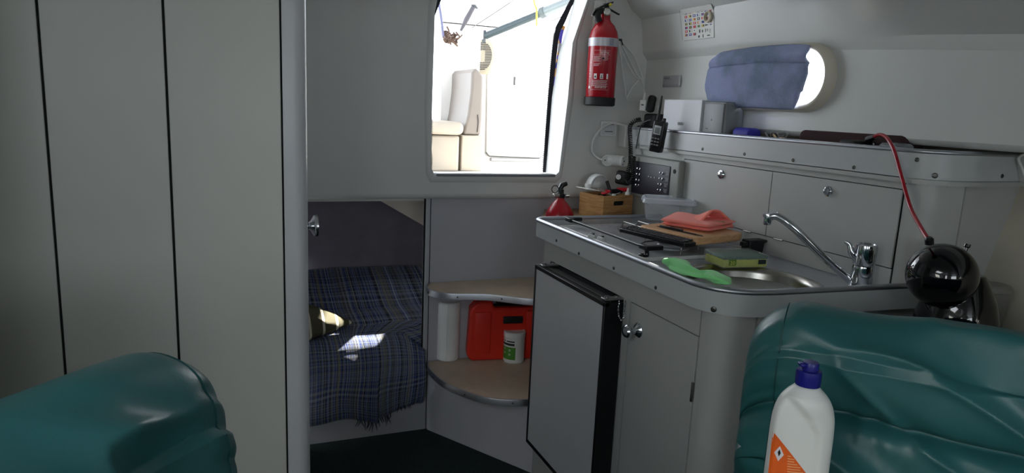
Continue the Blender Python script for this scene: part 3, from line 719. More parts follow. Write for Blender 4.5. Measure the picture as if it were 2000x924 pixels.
# ---- chopping board
M_board = wood('board_wood', (186, 142, 100), (208, 168, 124), .5, 10, (3, 14, 14))
bl_, bf, brf, brb = P(1240, 432, 'z', .888), P(1244, 439, 'z', .888), P(1359, 465, 'z', .888), P(1447, 453, 'z', .888)
by = (brf-bf); yaw = math.atan2(by.y, by.x); BL = by.length
BM = Matrix.Translation((bf.x, bf.y, .8665)) @ Matrix.Rotation(yaw, 4, 'Z')
BW = .215
outb = [(0+.0, .018), (.010, .004), (.03, 0), (BL-.02, 0), (BL-.004, .008), (BL, .03), (BL, BW-.03), (BL-.01, BW-.008), (BL-.03, BW), (.03, BW), (.008, BW-.01), (0, BW-.03)]
hole = [(.035, .040), (.060, .030), (.185, .032), (.205, .040), (.190, .050), (.060, .056), (.042, .052)]
cb = thing('chopping_board', 'wooden chopping board with a knife slot lying on the hob lid behind the black keyboard', 'chopping board', (bf.x, bf.y, .88))
b = B(BM); b.prism(outb, 0, .021, 'z'); obj('board', b, M_board, cb, bevel=.004, seg=3)
b = B(BM); b.prism([(p[0]+.002, p[1]) for p in hole], .0212, .0216, 'z'); obj('knife_slot', b, mat('slot_wood', (52, 34, 24), .7), cb, smooth=False)
b = B(BM); b.prism([(.045, .044), (.075, .036), (.13, .036), (.135, .040), (.13, .047), (.075, .049)], .0217, .0275, 'z'); b.prism([(.135, .038), (.182, .040), (.182, .042), (.135, .047)], .0217, .0235, 'z')
kf = obj('knife', b, M_black, None, bevel=.001); tag(kf, 'knife with a black riveted handle resting in the chopping board slot', 'knife')
b = B(BM)
for q in (.085, .105, .122): b.lathe([(.0026, .0270), (.0026, .0284), (.0001, .0286)], (q, .0425, 0), (0, 0, 1), 10)
obj('rivets', b, M_chrome, kf)
# ---- coral cloth, folded
M_coral = mat('coral_microfibre', (255, 136, 122), .95, var=.05, bump=.35, bs=900, sheen=.3)
CM = BM
def pillowy(b, poly, z0, z1, seed, amp=.003, n=26, puff=.006):
    xs_ = [p[0] for p in poly]; ys_ = [p[1] for p in poly]
    # quad patch: poly has 4 corners
    a, c_, d_, e_ = [Vector((p[0], p[1], 0)) for p in poly]
    rt_, rb_ = [], []
    for i in range(n+1):
        u = i/n; r1, r2 = [], []
        for j in range(n+1):
            v = j/n
            ss = (max(0, 1-(2*u-1)**8)*max(0, 1-(2*v-1)**8))**.5
            p = a.lerp(c_, u).lerp(e_.lerp(d_, u), v)
            w = noise.noise(Vector((p.x*28, p.y*28, seed)))*amp+noise.noise(Vector((p.x*70, p.y*70, seed+4)))*amp*.35
            mid = (z0+z1)/2; h_ = (z1-z0)/2
            r1.append((p.x+w*.6, p.y+w*.5, mid+h_*ss+w*ss)); r2.append((p.x+w*.6, p.y+w*.5, mid-h_*ss))
        rt_.append(r1); rb_.append(r2)
    b.grid(rt_); b.grid(rb_); return b
def bp(px, py, z): p = P(px, py, 'z', z); return BM.inverted() @ p
c4 = [bp(1292, 437, .892), bp(1386, 452, .892), bp(1436, 443, .892), bp(1322, 424, .892)]
c5 = [bp(1289, 432, .902), bp(1384, 446, .902), bp(1438, 436, .902), bp(1320, 417, .902)]
ct = thing('cloth', 'coral microfibre cloth folded on the chopping board', 'cloth', (1.25, 1.66, .90))
b = B(BM); pillowy(b, [(p.x, p.y) for p in c4], .0215, .034, 3.); pillowy(b, [(p.x, p.y) for p in c5], .033, .046, 8.)
bmesh.ops.remove_doubles(b.bm, verts=b.bm.verts, dist=1e-5)
obj('folded_layers', b, M_coral, ct, angle=180)
# loop of cloth standing up at the right end
prof_ = [(1364, 436), (1371, 428), (1380, 418), (1388, 411), (1396, 408), (1405, 410), (1415, 417), (1425, 427), (1432, 438), (1433, 445)]
pf_ = cr([P(x, y, 'y', 1.565) for x, y in prof_], 4)
b = B(); rows = []
for j in range(14):
    v = j/13; rows.append([p+Vector((.012, .060, 0))*v+Vector((0, 0, -.55*v*max(0, p.z-.905)))+Vector((.5, .3, .6))*noise.noise(Vector((p.x*50, p.z*60, v*3)))*.004 for p in pf_])
b.grid(rows); lo = obj('turned_edge', b, M_coral, ct, angle=180)
md = lo.modifiers.new('thickness', 'SOLIDIFY'); md.thickness = .007; md.offset = -1
md = lo.modifiers.new('round', 'SUBSURF'); md.levels = 1; md.render_levels = 1
tg = P(1403, 436, 'y', 1.550); b = B(frame(tg, math.radians(-35), .3)); b.rbox((0, 0, 0), (.034, .003, .013), .001); obj('care_tag', b, mat('tag_fabric', (176, 150, 110), .8, var=.3, vs=200), ct)
# ---- keyboard in front of the chopping board
kl = .240
KM = BM @ Matrix.Translation((-.020, -.050, 0))
kb = thing('keyboard', 'black keyboard lying on the hob lid along the front of the chopping board', 'keyboard', KM @ Vector((0, 0, 0)))
b = B(KM); b.rbox((kl/2, .024, .006), (kl, .046, .012), .003); obj('case', b, M_black, kb)
b = B(KM)
for r in range(3):
    for q in range(19):
        b.box((.008+(kl-.016)*(q+.5)/19, .009+r*.0145, .0135+.0012*r), ((kl-.016)/19-.0025, .0118, .004))
obj('keys', b, mat('key_plastic', (34, 34, 40), .3), kb, bevel=.001)
# ---- clear food box with lid
M_clear = mat('clear_plastic', (205, 214, 222), .12, alpha=.34, spec=.6, var=.02)
M_clear2 = mat('clear_plastic_rim', (214, 220, 230), .2, alpha=.62, spec=.6, var=.02)
fl, fr_ = P(1247, 432, 'z', ZW+.012), P(1338, 436, 'z', ZW+.012)
fb = Vector((1.255, 1.925, ZW+.0105))
FM = Matrix.Translation((1.365, 2.015, .858)) @ Matrix.Rotation(math.radians(-38), 4, 'Z')
bxp = P(1292, 432, 'z', .868); FM = Matrix.Translation((bxp.x+.050, bxp.y+.042, .8665)) @ Matrix.Rotation(math.radians(-30), 4, 'Z')
bxw, bxd, bxh = .150, .105, .060
fx = thing('food_box', 'clear plastic food box with a lid behind the chopping board', 'food container', (bxp.x+.05, bxp.y+.04, .8665))
def rr3(w, d, r, z, n=5): return [(x, y, z) for x, y in rrect(-w/2, -d/2, w/2, d/2, r, n)]
b = B(FM); b.grid([rr3(bxw-.016, bxd-.016, .012, 0), rr3(bxw-.010, bxd-.010, .014, .003), rr3(bxw-.002, bxd-.002, .016, bxh*.6), rr3(bxw, bxd, .017, bxh)], cu=True); b.face([b.v(p) for p in rr3(bxw-.016, bxd-.016, .012, 0)]); obj('box', b, M_clear, fx)
b = B(FM); b.grid([rr3(bxw+.018, bxd+.018, .02, bxh-.006), rr3(bxw+.022, bxd+.022, .022, bxh-.003), rr3(bxw+.016, bxd+.016, .02, bxh+.008), rr3(bxw+.004, bxd+.004, .016, bxh+.012), rr3(bxw-.006, bxd-.006, .014, bxh+.008), rr3(bxw-.02, bxd-.02, .012, bxh+.008)], cu=True); b.face([b.v(p) for p in rr3(bxw-.02, bxd-.02, .012, bxh+.008)]); obj('lid', b, M_clear2, fx)
# ---- sponge pack
s0, s1, s2 = P(1367, 515, 'z', ZW+.006), P(1412, 524, 'z', ZW+.006), P(1498, 522, 'z', ZW+.006)
SM = Matrix.Translation((s1.x, s1.y, ZW+.0055)) @ Matrix.Rotation(math.atan2(s2.y-s1.y, s2.x-s1.x), 4, 'Z')
sw = (s2-s1).length; sd_ = .085
sp = thing('sponge_pack', 'wrapped pack of yellow and green scouring sponges at the sink edge', 'sponge', (s1.x+.06, s1.y+.03, ZW+.0055))
b = B(SM); b.rbox((sw/2, sd_/2, .011), (sw, sd_, .021), .005); obj('sponge', b, mat('sponge_yellow', (196, 204, 44), .9, var=.12, vs=60, bump=.6, bs=300), sp)
b = B(SM); b.rbox((sw/2, sd_/2, .0255), (sw+.001, sd_+.001, .0085), .003); obj('scouring_pad', b, mat('scourer_green', (44, 92, 66), .9, bump=.8, bs=400), sp)
b = B(SM); b.rbox((sw/2, sd_/2, .0158), (sw+.008, sd_+.006, .034), .006)
for k in range(4): b.tube([(.004+k*.012, -.0045, .030-.004*(k % 2)), (.012+k*.006, -.0038, .022)], .0009, 5)
obj('clear_wrap', b, mat('clear_film', (225, 235, 235), .08, alpha=.20, spec=.8, bump=.8, bs=40), sp)
b = B(SM); b.b2((sw*.10, -.0048, .008), (sw*.26, -.0042, .024)); obj('wrap_print', b, mat('print_green', (92, 128, 52), .6), sp, smooth=False)
b = B(SM); fnp = lambda x, y: (x, -.0052, y); add_text(b, '20', fnp, sw*.12, .010, .013, sw*.11, .01); obj('wrap_number', b, mat('print_pale', (190, 200, 90), .6), sp)
b = B(SM); b.b2((sw*.76, -.0052, .010), (sw*.93, -.0046, .021)); obj('wrap_mark', b, mat('print_navy', (30, 42, 44), .6), sp, smooth=False)
# ---- green cloth over the rim
M_grn = mat('mint_cloth', (132, 222, 140), .92, var=.05, bump=.3, bs=700, sheen=.3)
gp = [(1303, 514), (1318, 519), (1336, 530), (1357, 538), (1380, 541), (1402, 549), (1416, 556)]
wd_ = [.020, .026, .019, .013, .021, .021, .006]
hh = [.012, .016, .012, .008, .012, .010, .003]
cl = [P(x, y, 'z', .872) for x, y in gp]
cs_ = cr(cl, 8); b = B(); rows = []
for i, p in enumerate(cs_):
    t_ = i/8; k = min(int(t_), len(wd_)-2); f_ = t_-k; w = wd_[k]*(1-f_)+wd_[k+1]*f_; h_ = hh[k]*(1-f_)+hh[k+1]*f_
    d = (cs_[min(i+1, len(cs_)-1)]-cs_[max(i-1, 0)]).normalized(); n_ = Vector((-d.y, d.x, 0)).normalized()
    r = []
    for q in range(24):
        a = 2*math.pi*q/24; e = 1+.22*math.sin(3*a+i*.18)+.15*noise.noise(Vector((p.x*60, p.y*60, a)))
        r.append(p+Vector((.010, .004, 0))+n_*w*math.cos(a)*e+Vector((0, 0, h_*math.sin(a)*e*(1 if math.sin(a) > 0 else .7))))
    rows.append(r)
b.grid(rows, cu=True, cap=True)
tag(obj('cloth', b, M_grn, angle=180), 'mint green cloth draped along the worktop rim by the sink', 'cloth')
# ================================================================== GALLEY SHELF WITH LOCKERS
XS = 1.37
gs = thing('galley_shelf', 'long grey galley shelf unit with two lockers and an alloy capped fascia', 'shelf', (1.45, 1.6, ZW))
fp = fillet([(XS, 2.20), (XS, 1.012), (1.47, .985), (1.74, 1.000)], [0, .085, 0.15, 0], 12)
fpt = [tuple(p) for p in fp]
fas = obj('fascia', B().sweep(fpt, [(0, 1.088), (.012, 1.088), (.012, 1.146), (0, 1.146)]), M_rail, gs, angle=30)
obj('fascia_cap', B().sweep(fpt, [(.005+.0078*math.cos(a), 1.148+.0055*math.sin(a)) for a in [2*math.pi*k/12 for k in range(12)]]), M_alloy, fas, angle=60)
for px, py in ((1372, 291), (1454, 301), (1549, 313), (1668, 327), (1826, 343), (1791, 312), (1957, 344)):
    h = ray_hit_path(px, py, fpt)
    if h:
        nn = h[2]
        if nn.dot(Vector((h[1].x-1.6, h[1].y-1.5))) < 0: nn = -nn
        screw(fas, h[1], (nn.x, nn.y, 0), .0048 if px != 1826 else .006)
obj('shelf_board', B().prism(fpt+[(1.70, 1.02), (1.70, 2.20)], 1.078, 1.090), M_cab, gs, smooth=False)
XK = 1.383
lb = obj('locker_body', B().b2((XK+.010, 1.075, ZW+.001), (1.395, 2.20, 1.078)).b2((XK, 1.879, ZW+.001), (XK+.012, 2.20, 1.078)).b2((XK, 1.075, 1.0625), (XK+.012, 1.879, 1.078)).b2((XK, 1.075, ZW+.001), (XK+.012, 1.879, .8795)), M_cab, gs, smooth=False)
obj('door_gap', B().b2((XK+.0085, 1.074, .878), (XK+.0105, 1.881, 1.064)), M_dark, gs, smooth=False)
for (ya, yb, px, py) in ((1.4765, 1.8765, 1410, 341), (1.076, 1.4735, 1619, 374)):
    d_ = obj('locker_door', B().b2((XK-.001, ya, .8815), (XK+.009, yb, 1.0605)), M_cab, gs, bevel=.001)
    k = P(px, py, 'x', XK)
    obj('push_knob', B().lathe([(.0125, -.001), (.0135, .002), (.0125, .004), (.0095, .0045), (.0095, .008), (.0075, .0105), (.0001, .0115)], (XK-.001, k.y, k.z), (-1, 0, 0), 28), M_chrome, d_)
    for yy in (ya+.07, yb-.07) if ya > 1.4 else (yb-.05,): obj('hinge', B().tube([(XK-.003, yy-.016, .8805), (XK-.003, yy+.016, .8805)], .0022, 8), M_steel, d_)
pp = fillet([(XK+.002, 1.071), (XK+.002, 1.020), (1.478, 1.002)], [0, .045, 0], 12)
obj('corner_pillar', B().prism([tuple(p) for p in pp]+[(1.478, 1.03), (1.43, 1.071)], ZW+.001, 1.078), M_cab, gs)
obj('end_panel', B().prism([(1.483, 1.002), (1.72, 1.010), (1.72, 1.03), (1.483, 1.022)], .70, 1.078), M_cab, gs, smooth=False)
obj('groove_backing', B().b2((XK+.003, 1.068, ZW), (1.40, 1.078, 1.078)).b2((1.470, 1.008, ZW), (1.49, 1.02, 1.078)), M_dark, gs, smooth=False)

# ---- objects on and above the shelf
ZS = 1.090
# white carton
MB1 = Matrix.Translation((1.392, 1.828, ZS)) @ Matrix.Rotation(math.radians(90), 4, 'Z')
wx = thing('carton', 'white card carton standing on the galley shelf', 'box', (1.43, 1.92, ZS))
a0, a1 = P(1298, 194, 'x', 1.392), P(1373, 197, 'x', 1.392)
topz = (a0.z+a1.z)/2
b = B().b2((1.392, a1.y+.004, ZS), (1.468, a0.y, topz)); obj('carton_body', b, mat('white_card', (214, 216, 222), .55, var=.03, dirt=.12, vs=7), wx, bevel=.0015)
obj('lid_line', B().b2((1.3912, a1.y+.004, topz-.0005), (1.4686, a0.y, topz+.0012)), M_white, wx, smooth=False)
tp_ = P(1323, 243, 'x', 1.3915)
b = B(); add_text(b, 'VXXU', lambda x, y: (1.3912, tp_.y-x, tp_.z+y), 0, -.001, .0125, .034, .012); obj('print', b, M_dark, wx)
g0, g1 = P(1374, 198, 'x', 1.394), P(1417, 198, 'x', 1.394)
ad = thing('router', 'slim grey electronic box standing beside the white carton on the galley shelf', 'box', (1.43, 1.77, ZS))
b = B().rbox((1.430, (g0.y+g1.y)/2-.004, (ZS+g0.z)/2), (.070, abs(g0.y-g1.y), g0.z-ZS), .006); obj('shell', b, mat('grey_abs', (120, 124, 126), .4), ad)
obj('front_face', B().rbox((1.394, (g0.y+g1.y)/2-.004, (ZS+g0.z)/2), (.004, abs(g0.y-g1.y)-.012, g0.z-ZS-.012), .002), mat('grey_abs_dark', (104, 108, 112), .4), ad)
b = B(); lz = ZS+.072; b.rbox((1.3925, g1.y+.055, lz+.030), (.002, .005, .006), .001).rbox((1.3925, g1.y+.075, ZS+.075), (.002, .012, .004), .001); obj('marks', b, M_black, ad)
# clutter in the shelf
def ptx(px, py, x): return P(px, py, 'x', x)
p = ptx(1458, 262, 1.43)
b = B(); b.rbox((p.x, p.y, ZS+.042), (.05, .085, .084), .016); tag(obj('pouch', b, mat('blue_nylon', (34, 34, 150), .6)), 'small bright blue pouch in the galley shelf beside the grey box', 'pouch')
p = ptx(1500, 266, 1.425); b = B()
for k in range(5):
    q = [(p.x+random.uniform(-.02, .02), p.y-.01+k*.006-.02*j+random.uniform(-.01, .01), ZS+.038+.030*math.sin(j*1.1+k)+.01) for j in range(5)]
    b.tube(cr(q, 5), .0026, 6)
tag(obj('cable_bundle', b, mat('grey_cable', (126, 128, 128), .5)), 'tangled grey cables in the galley shelf beside the blue pouch', 'cable')
b = B(); b.rbox((p.x+.01, p.y-.02, ZS+.022), (.05, .10, .044), .006); tag(obj('adapter', b, M_blackm), 'black box below the tangled grey cables in the galley shelf', 'adapter')
p = ptx(1517, 268, 1.415); b = B(); b.tube([(p.x, p.y+.014, ZS+.070), (p.x, p.y, ZS+.060), (p.x+.005, p.y-.010, ZS+.050)], .003, 8); b.rbox((p.x, p.y-.02, ZS+.055), (.012, .014, .018), .003); b.box((p.x+.004, p.y-.008, ZS+.026), (.03, .04, .052))
tag(obj('plug_lead', b, mat('pale_orange_plastic', (224, 196, 160), .5)), 'pale cream plug lead beside the grey cables in the galley shelf', 'cable')
p = ptx(1675, 275, 1.42); b = B(); b.rbox((p.x, p.y, ZS+.036), (.07, .05, .070), .006); tag(obj('battery_pack', b, M_blackm), 'black box in the galley shelf beside the red cord', 'box')
p = ptx(1696, 275, 1.43); b = B(); b.rbox((p.x, p.y, ZS+.062), (.012, .030, .010), .003).rbox((p.x, p.y, ZS+.03), (.01, .010, .058), .003); b.rbox((p.x+.01, p.y-.05, ZS+.058), (.014, .035, .010), .003).rbox((p.x+.01, p.y-.045, ZS+.028), (.012, .010, .055), .003)
tag(obj('bracket', b, M_white), 'small white plastic bracket in the galley shelf behind the red cord', 'bracket')
p = ptx(1745, 284, 1.43); b = B(); b.lathe([(.034, 0), (.036, .004), (.036, .064), (.030, .070), (.0001, .072)], (p.x+.01, p.y, ZS), (0, 0, 1), 28); tag(obj('pot', b, M_clear), 'translucent round pot in the galley shelf right of the red cord', 'pot')
p = ptx(1580, 268, 1.47); b = B(); b.rbox((1.50, 1.32, ZS+.045), (.07, .34, .09), .02); tag(obj('bag', b, mat('maroon_cloth', (52, 30, 32), .9)), 'dark maroon cloth bag lying in the galley shelf', 'bag')

# ================================================================== SWITCH PANEL
spn = thing('switch_panel', 'black electrical switch panel in a grey bezel beside the lockers', 'switch panel', (1.37, 2.02, .93))
c1, c2, c3, c4_ = P(1238, 313, 'x', 1.358), P(1312, 326, 'x', 1.358), P(1306, 389, 'x', 1.358), P(1234, 378, 'x', 1.358)
d2, d3 = P(1330, 311, 'x', 1.358), P(1318, 392, 'x', 1.358)
ya_, yb_ = max(c1.y, c4_.y), (c2.y+c3.y)/2
zt_, zb_ = (c1.z+c2.z)/2, (c3.z+c4_.z)/2
yr = (d2.y+d3.y)/2-.004
b = B().rbox((1.370, (ya_+yr)/2, (zt_+zb_)/2+.004), (.026, ya_-yr, zt_-zb_+.034), .006); obj('bezel', b, mat('grey_bezel', (126, 128, 124), .45), spn)
b = B().rbox((1.3565, (ya_+yb_)/2, (zt_+zb_)/2), (.006, ya_-yb_-.004, zt_-zb_), .002); fpn = obj('face_plate', b, mat('panel_black', (28, 29, 40), .42), spn)
XP = 1.3533
def on_panel(px, py): p = P(px, py, 'x', XP); return p
for k, (px, py) in enumerate([(1250, 330), (1249, 341), (1248, 352), (1247, 362), (1294, 339), (1293, 350), (1291, 361), (1290, 372)]):
    p = on_panel(px, py); b = B().lathe([(.0048, 0), (.0048, .002), (.003, .003), (.002, .003), (.0022, .010), (.0028, .013), (.0001, .014)], p, (-1, 0, .25), 14); obj('toggle_switch', b, M_chrome, fpn)
for px, py in ((1267, 345), (1272, 346), (1279, 347)):
    p = on_panel(px, py); obj('indicator_light', B().lathe([(.0022, 0), (.0020, .0025), (.0001, .003)], p, (-1, 0, 0), 12), M_white, fpn)
for px, py, n_ in ((1299, 338, 3), (1298, 350, 3), (1296, 361, 3), (1295, 372, 3), (1240, 352, 2), (1238, 362, 2)):
    p = on_panel(px, py); b = B()
    for k in range(n_): b.box((XP-.0004, p.y-.012, p.z+.004-k*.0042), (.0008, .020-.003*k, .0012))
    obj('switch_text', b, mat('print_grey', (150, 152, 158), .6), fpn, smooth=False)
p = on_panel(1316, 335); obj('round_badge', B().lathe([(.0075, 0), (.0075, .0014), (.0001, .0016)], (1.3568, p.y, p.z), (-1, 0, 0), 20).lathe([(.0046, .001), (.0046, .0022), (.003, .0022), (.003, .001)], (1.3568, p.y, p.z), (-1, 0, 0), 16), M_blackm, spn)

# ================================================================== RADIOS, CHARGERS, CORDS
xr = 1.332
r0, r1 = P(1287, 233, 'x', xr), P(1291, 300, 'x', xr)
RM = Matrix.Translation(P(1286, 267, 'x', xr)) @ Matrix.Rotation(math.radians(-62), 4, 'Z') @ Matrix.Rotation(math.radians(7), 4, 'Y')
rh = .104; rw_ = .043
hr = thing('handheld_radio', 'black handheld marine radio with antenna hanging over the shelf fascia', 'radio', P(1286, 305, 'x', xr))
b = B(RM); b.rbox((0, 0, 0), (rw_, .030, rh), .006, 3); b.rbox((0, .002, -rh*.28), (rw_*.93, .034, rh*.4), .006); bd = obj('body', b, M_black, hr)
b = B(RM); b.rbox((0, -.0155, .022), (.026, .003, .030), .002); scf = obj('display_frame', b, mat('display_frame', (170, 174, 178), .4), bd)
b = B(RM); b.rbox((0, -.0172, .021), (.018, .001, .020), .0004); obj('display', b, mat('lcd', (112, 118, 116), .25), scf)
for r in range(3):
    for q in range(3):
        b = B(RM); b.rbox((-.0105+q*.0105, -.0178, -.006-r*.0105), (.0075, .002, .005), .0009); obj('button', b, mat('button_grey', (112, 112, 116), .5), bd)
b = B(RM); b.lathe([(.0062, 0), (.0062, .010), (.005, .011), (.0001, .011)], (.009, 0, rh/2), (0, 0, 1), 16); obj('volume_knob', b, M_black, hr)
b = B(RM); b.lathe([(.0058, 0), (.0060, .012), (.0044, .020), (.0042, .055), (.0028, .082), (.0001, .083)], (-.0135, 0, rh/2-.001), (-.03, 0, 1), 16); obj('antenna', b, M_blackm, hr)
b = B(RM); b.rbox((0, .019, .01), (.014, .006, .06), .002); obj('belt_clip', b, M_blackm, hr)
# charging cradle and chargers on the shelf corner
p = P(1262, 238, 'x', 1.40)
b = B(); b.rbox((p.x+.031, p.y, ZS+.034), (.07, .13, .068), .010); b.rbox((p.x+.03, p.y-.01, ZS+.088), (.05, .08, .05), .010); tag(obj('charging_cradle', b, M_blackm), 'black charging cradle on the shelf corner behind the handheld radio', 'charger')
p = P(1272, 203, 'x', 1.42)
b = B(frame((p.x, p.y, p.z), math.radians(-60), 0, .12)); b.rbox((0, 0, 0), (.030, .024, .062), .011); tag(obj('charger', b, M_blackm), 'black upright charger beside the white usb charger', 'charger')
p = P(1257, 206, 'x', 1.405); CHM = frame(p, math.radians(-55), 0, .03)
wc = thing('usb_charger', 'white plug charger hanging from a white cable by the handheld radio', 'charger', p)
b = B(CHM); b.rbox((0, 0, 0), (.024, .022, .040), .004); obj('charger_body', b, M_white, wc)
b = B(CHM); b.lathe([(.0055, 0), (.0045, .012), (.0026, .024)], (0, 0, .019), (0, 0, 1), 14); obj('strain_relief', b, M_white, wc)
b = B(CHM); b.box((0, -.0113, .002), (.010, .001, .004)); obj('socket_slot', b, M_blackm, wc)
top = CHM @ Vector((0, 0, .042))
def tube_obj(name, pts, r, m, label, cat, n=8, k=8, parent=None):
    b = B().tube(cr(pts, k), r, n); o = obj(name, b, m, parent)
    if parent is None: tag(o, label, cat)
    return o
XC = 2.275
cable = [top, P(1256, 168, 'y', XC), P(1253, 156, 'y', XC), P(1243, 143, 'y', XC), P(1230, 118, 'y', XC), P(1216, 92, 'y', XC), P(1209, 78, 'y', XC), P(1211, 90, 'y', XC-.006), P(1222, 118, 'y', XC-.006), P(1238, 145, 'y', XC-.006), P(1252, 156, 'y', XC-.006), P(1254, 148, 'y', XC), P(1240, 112, 'y', XC), P(1224, 92, 'y', XC), P(1209, 80, 'y', XC-.004), P(1213, 120, 'y', XC-.004), P(1219, 160, 'y', XC-.004), P(1224, 193, 'y', XC-.004), P(1226, 188, 'y', XC-.004), P(1234, 172, 'y', XC-.004), P(1247, 157, 'y', XC-.004)]
tube_obj('white_cable', cable, .0026, M_white, 'coiled white cable hanging on the wall beside the large fire extinguisher', 'cable')
b = B(); q = P(1210, 78, 'y', XC); b.rbox((q.x, 2.272, q.z), (.016, .008, .008), .002); b.tube(cr([(q.x-.01, 2.27, q.z+.002), (q.x+.004, 2.268, q.z-.004), (q.x+.012, 2.270, q.z-.018)], 5), .0022, 6)
tag(obj('cable_clip', b, M_blackm), 'small black tie holding the coiled white cable', 'clip')
# wall socket plate with plug and cord
YW = YL-.0005
a_, c_ = P(1172, 236, 'y', YW), P(1201, 267, 'y', YW)
ws = thing('wall_socket', 'white square wall socket plate on the moulded wall beside the shelf corner', 'socket', ((a_.x+c_.x)/2, YW, c_.z))
b = B().rbox(((a_.x+c_.x)/2, YW-.004, (a_.z+c_.z)/2), (c_.x-a_.x, .010, a_.z-c_.z), .003); obj('plate', b, M_white, ws)
b = B().rbox(((a_.x+c_.x)/2, YW-.0092, (a_.z+c_.z)/2), (c_.x-a_.x-.016, .003, a_.z-c_.z-.016), .001); obj('insert', b, mat('socket_insert', (196, 198, 202), .4), ws)
b = B().box(((a_.x+c_.x)/2, YW-.0112, (a_.z+c_.z)/2-.010), (.034, .001, .0025)).box(((a_.x+c_.x)/2-.010, YW-.0112, (a_.z+c_.z)/2+.016), (.012, .001, .0018)).box(((a_.x+c_.x)/2+.012, YW-.0112, (a_.z+c_.z)/2+.016), (.012, .001, .0018)); obj('slots', b, M_blackm, ws, smooth=False)
cord = [P(1222, 246, 'y', 2.24), P(1208, 242, 'y', 2.25), P(1196, 241, 'y', 2.26), P(1182, 246, 'y', 2.262), P(1165, 262, 'y', 2.264), P(1157, 280, 'y', 2.264), P(1158, 298, 'y', 2.262), P(1168, 309, 'y', 2.258), P(1181, 312, 'y', 2.250)]
tube_obj('looped_cord', cord, .0034, M_white, 'white cord looping from the wall socket plate to the white socket block', 'cord')
# double socket block
q0, q1 = P(1187, 313, 'y', 2.24), P(1214, 315, 'y', 2.22)
sb = thing('socket_block', 'white two way socket block hanging on its cord above the wooden crate', 'socket', q0)
b = B(); dx = (q1-q0).normalized(); mid = (q0+q1)/2
b.tube([q0-dx*.004, q0+dx*.010, q1-dx*.010, q1], [.020, .0215, .0215, .0215], 28); obj('block_body', b, M_white, sb)
sd1 = (Vector((-.55, -.8, -.05))).normalized(); sd2 = Vector((.25, -.95, 0)).normalized()
for cpt, nn in ((q0, sd1), (q1, sd2)):
    bb = B().lathe([(.0205, -.014), (.0215, .010), (.0195, .012), (.0185, .009), (.0180, -.002), (.0001, -.002)], cpt+nn*.006, nn, 28); so = obj('socket_face', bb, M_white, sb)
    ux = nn.cross(Vector((0, 0, 1))).normalized(); uz = ux.cross(nn)
    bb = B()
    for s_ in (-1, 1): bb.lathe([(.0027, 0), (.0027, .001), (.0001, .001)], cpt+nn*.0042+ux*.0095*s_, nn, 10)
    bb.lathe([(.002, 0), (.002, .001), (.0001, .001)], cpt+nn*.0042+uz*.012, nn, 10); bb.lathe([(.002, 0), (.002, .001), (.0001, .001)], cpt+nn*.0042-uz*.012, nn, 10)
    obj('socket_holes', bb, M_blackm, so)
b = B().rbox((1.395, 2.262, 1.115), (.05, .055, .085), .006); tag(obj('junction_box', b, M_liner), 'cream junction box in the corner behind the coiled black cord', 'box')
# coiled handset cord
def coil(path, turns, R, r, seg=10):
    pts = cr(path, 10); L_ = [0]
    for a, c_ in zip(pts, pts[1:]): L_.append(L_[-1]+(c_-a).length)
    out = []; N_ = turns*seg; j = 0
    for i in range(N_+1):
        s = L_[-1]*i/N_
        while j < len(L_)-2 and L_[j+1] < s: j += 1
        t_ = (s-L_[j])/max(1e-9, L_[j+1]-L_[j]); c = pts[j].lerp(pts[j+1], t_); d = (pts[j+1]-pts[j]).normalized()
        x = d.cross(Vector((.3, .9, .2))).normalized(); y = d.cross(x)
        a = 2*math.pi*i/seg; out.append(c+x*R*math.cos(a)+y*R*math.sin(a))
    return B().tube(out, r, 6)
xk = 1.345
cpth = [P(1252, 233, 'x', 1.375), P(1240, 236, 'x', 1.362), P(1231, 246, 'x', 1.350), P(1231, 270, 'x', xk), P(1232, 300, 'x', xk), P(1230, 322, 'x', xk-.004), P(1224, 342, 'x', xk-.008), P(1224, 354, 'x', xk-.010), P(1231, 356, 'x', xk-.01), P(1237, 346, 'x', xk-.008), P(1236, 325, 'x', xk-.006), P(1238, 305, 'x', xk-.004)]
tag(obj('coiled_cord', coil(cpth, 58, .0068, .0019), M_black), 'black coiled handset cord hanging from the shelf corner past the switch panel', 'cord')
tube_obj('radio_lead', [P(1242, 290, 'x', xk-.006), P(1247, 265, 'x', 1.345), P(1252, 246, 'x', 1.350), P(1262, 237, 'x', 1.358), P(1272, 234, 'x', 1.36)], .0023, M_black, 'thin straight black lead over the shelf fascia beside the handheld radio', 'cable')
# handset with round button below
p = P(1211, 347, 'x', 1.325); HM = frame(p, math.radians(-52), 0, .1)
hs = thing('handset', 'black radio handset with a white ringed button behind the wooden crate', 'handset', p)
b = B(HM); b.rbox((.010, .010, 0), (.058, .030, .050), .010); obj('handset_body', b, M_blackm, hs)
b = B(HM); b.lathe([(.0095, 0), (.0095, .002), (.006, .002), (.006, 0)], (-.004, -.0055, .002), (0, -1, 0), 24); obj('button_ring', b, M_white, hs)
b = B(HM); b.lathe([(.003, 0), (.003, .003), (.0001, .003)], (-.004, -.0055, .0045), (0, -1, 0), 12).lathe([(.003, 0), (.003, .003), (.0001, .003)], (-.004, -.0055, -.0035), (0, -1, 0), 12); obj('button_mark', b, M_white, hs)

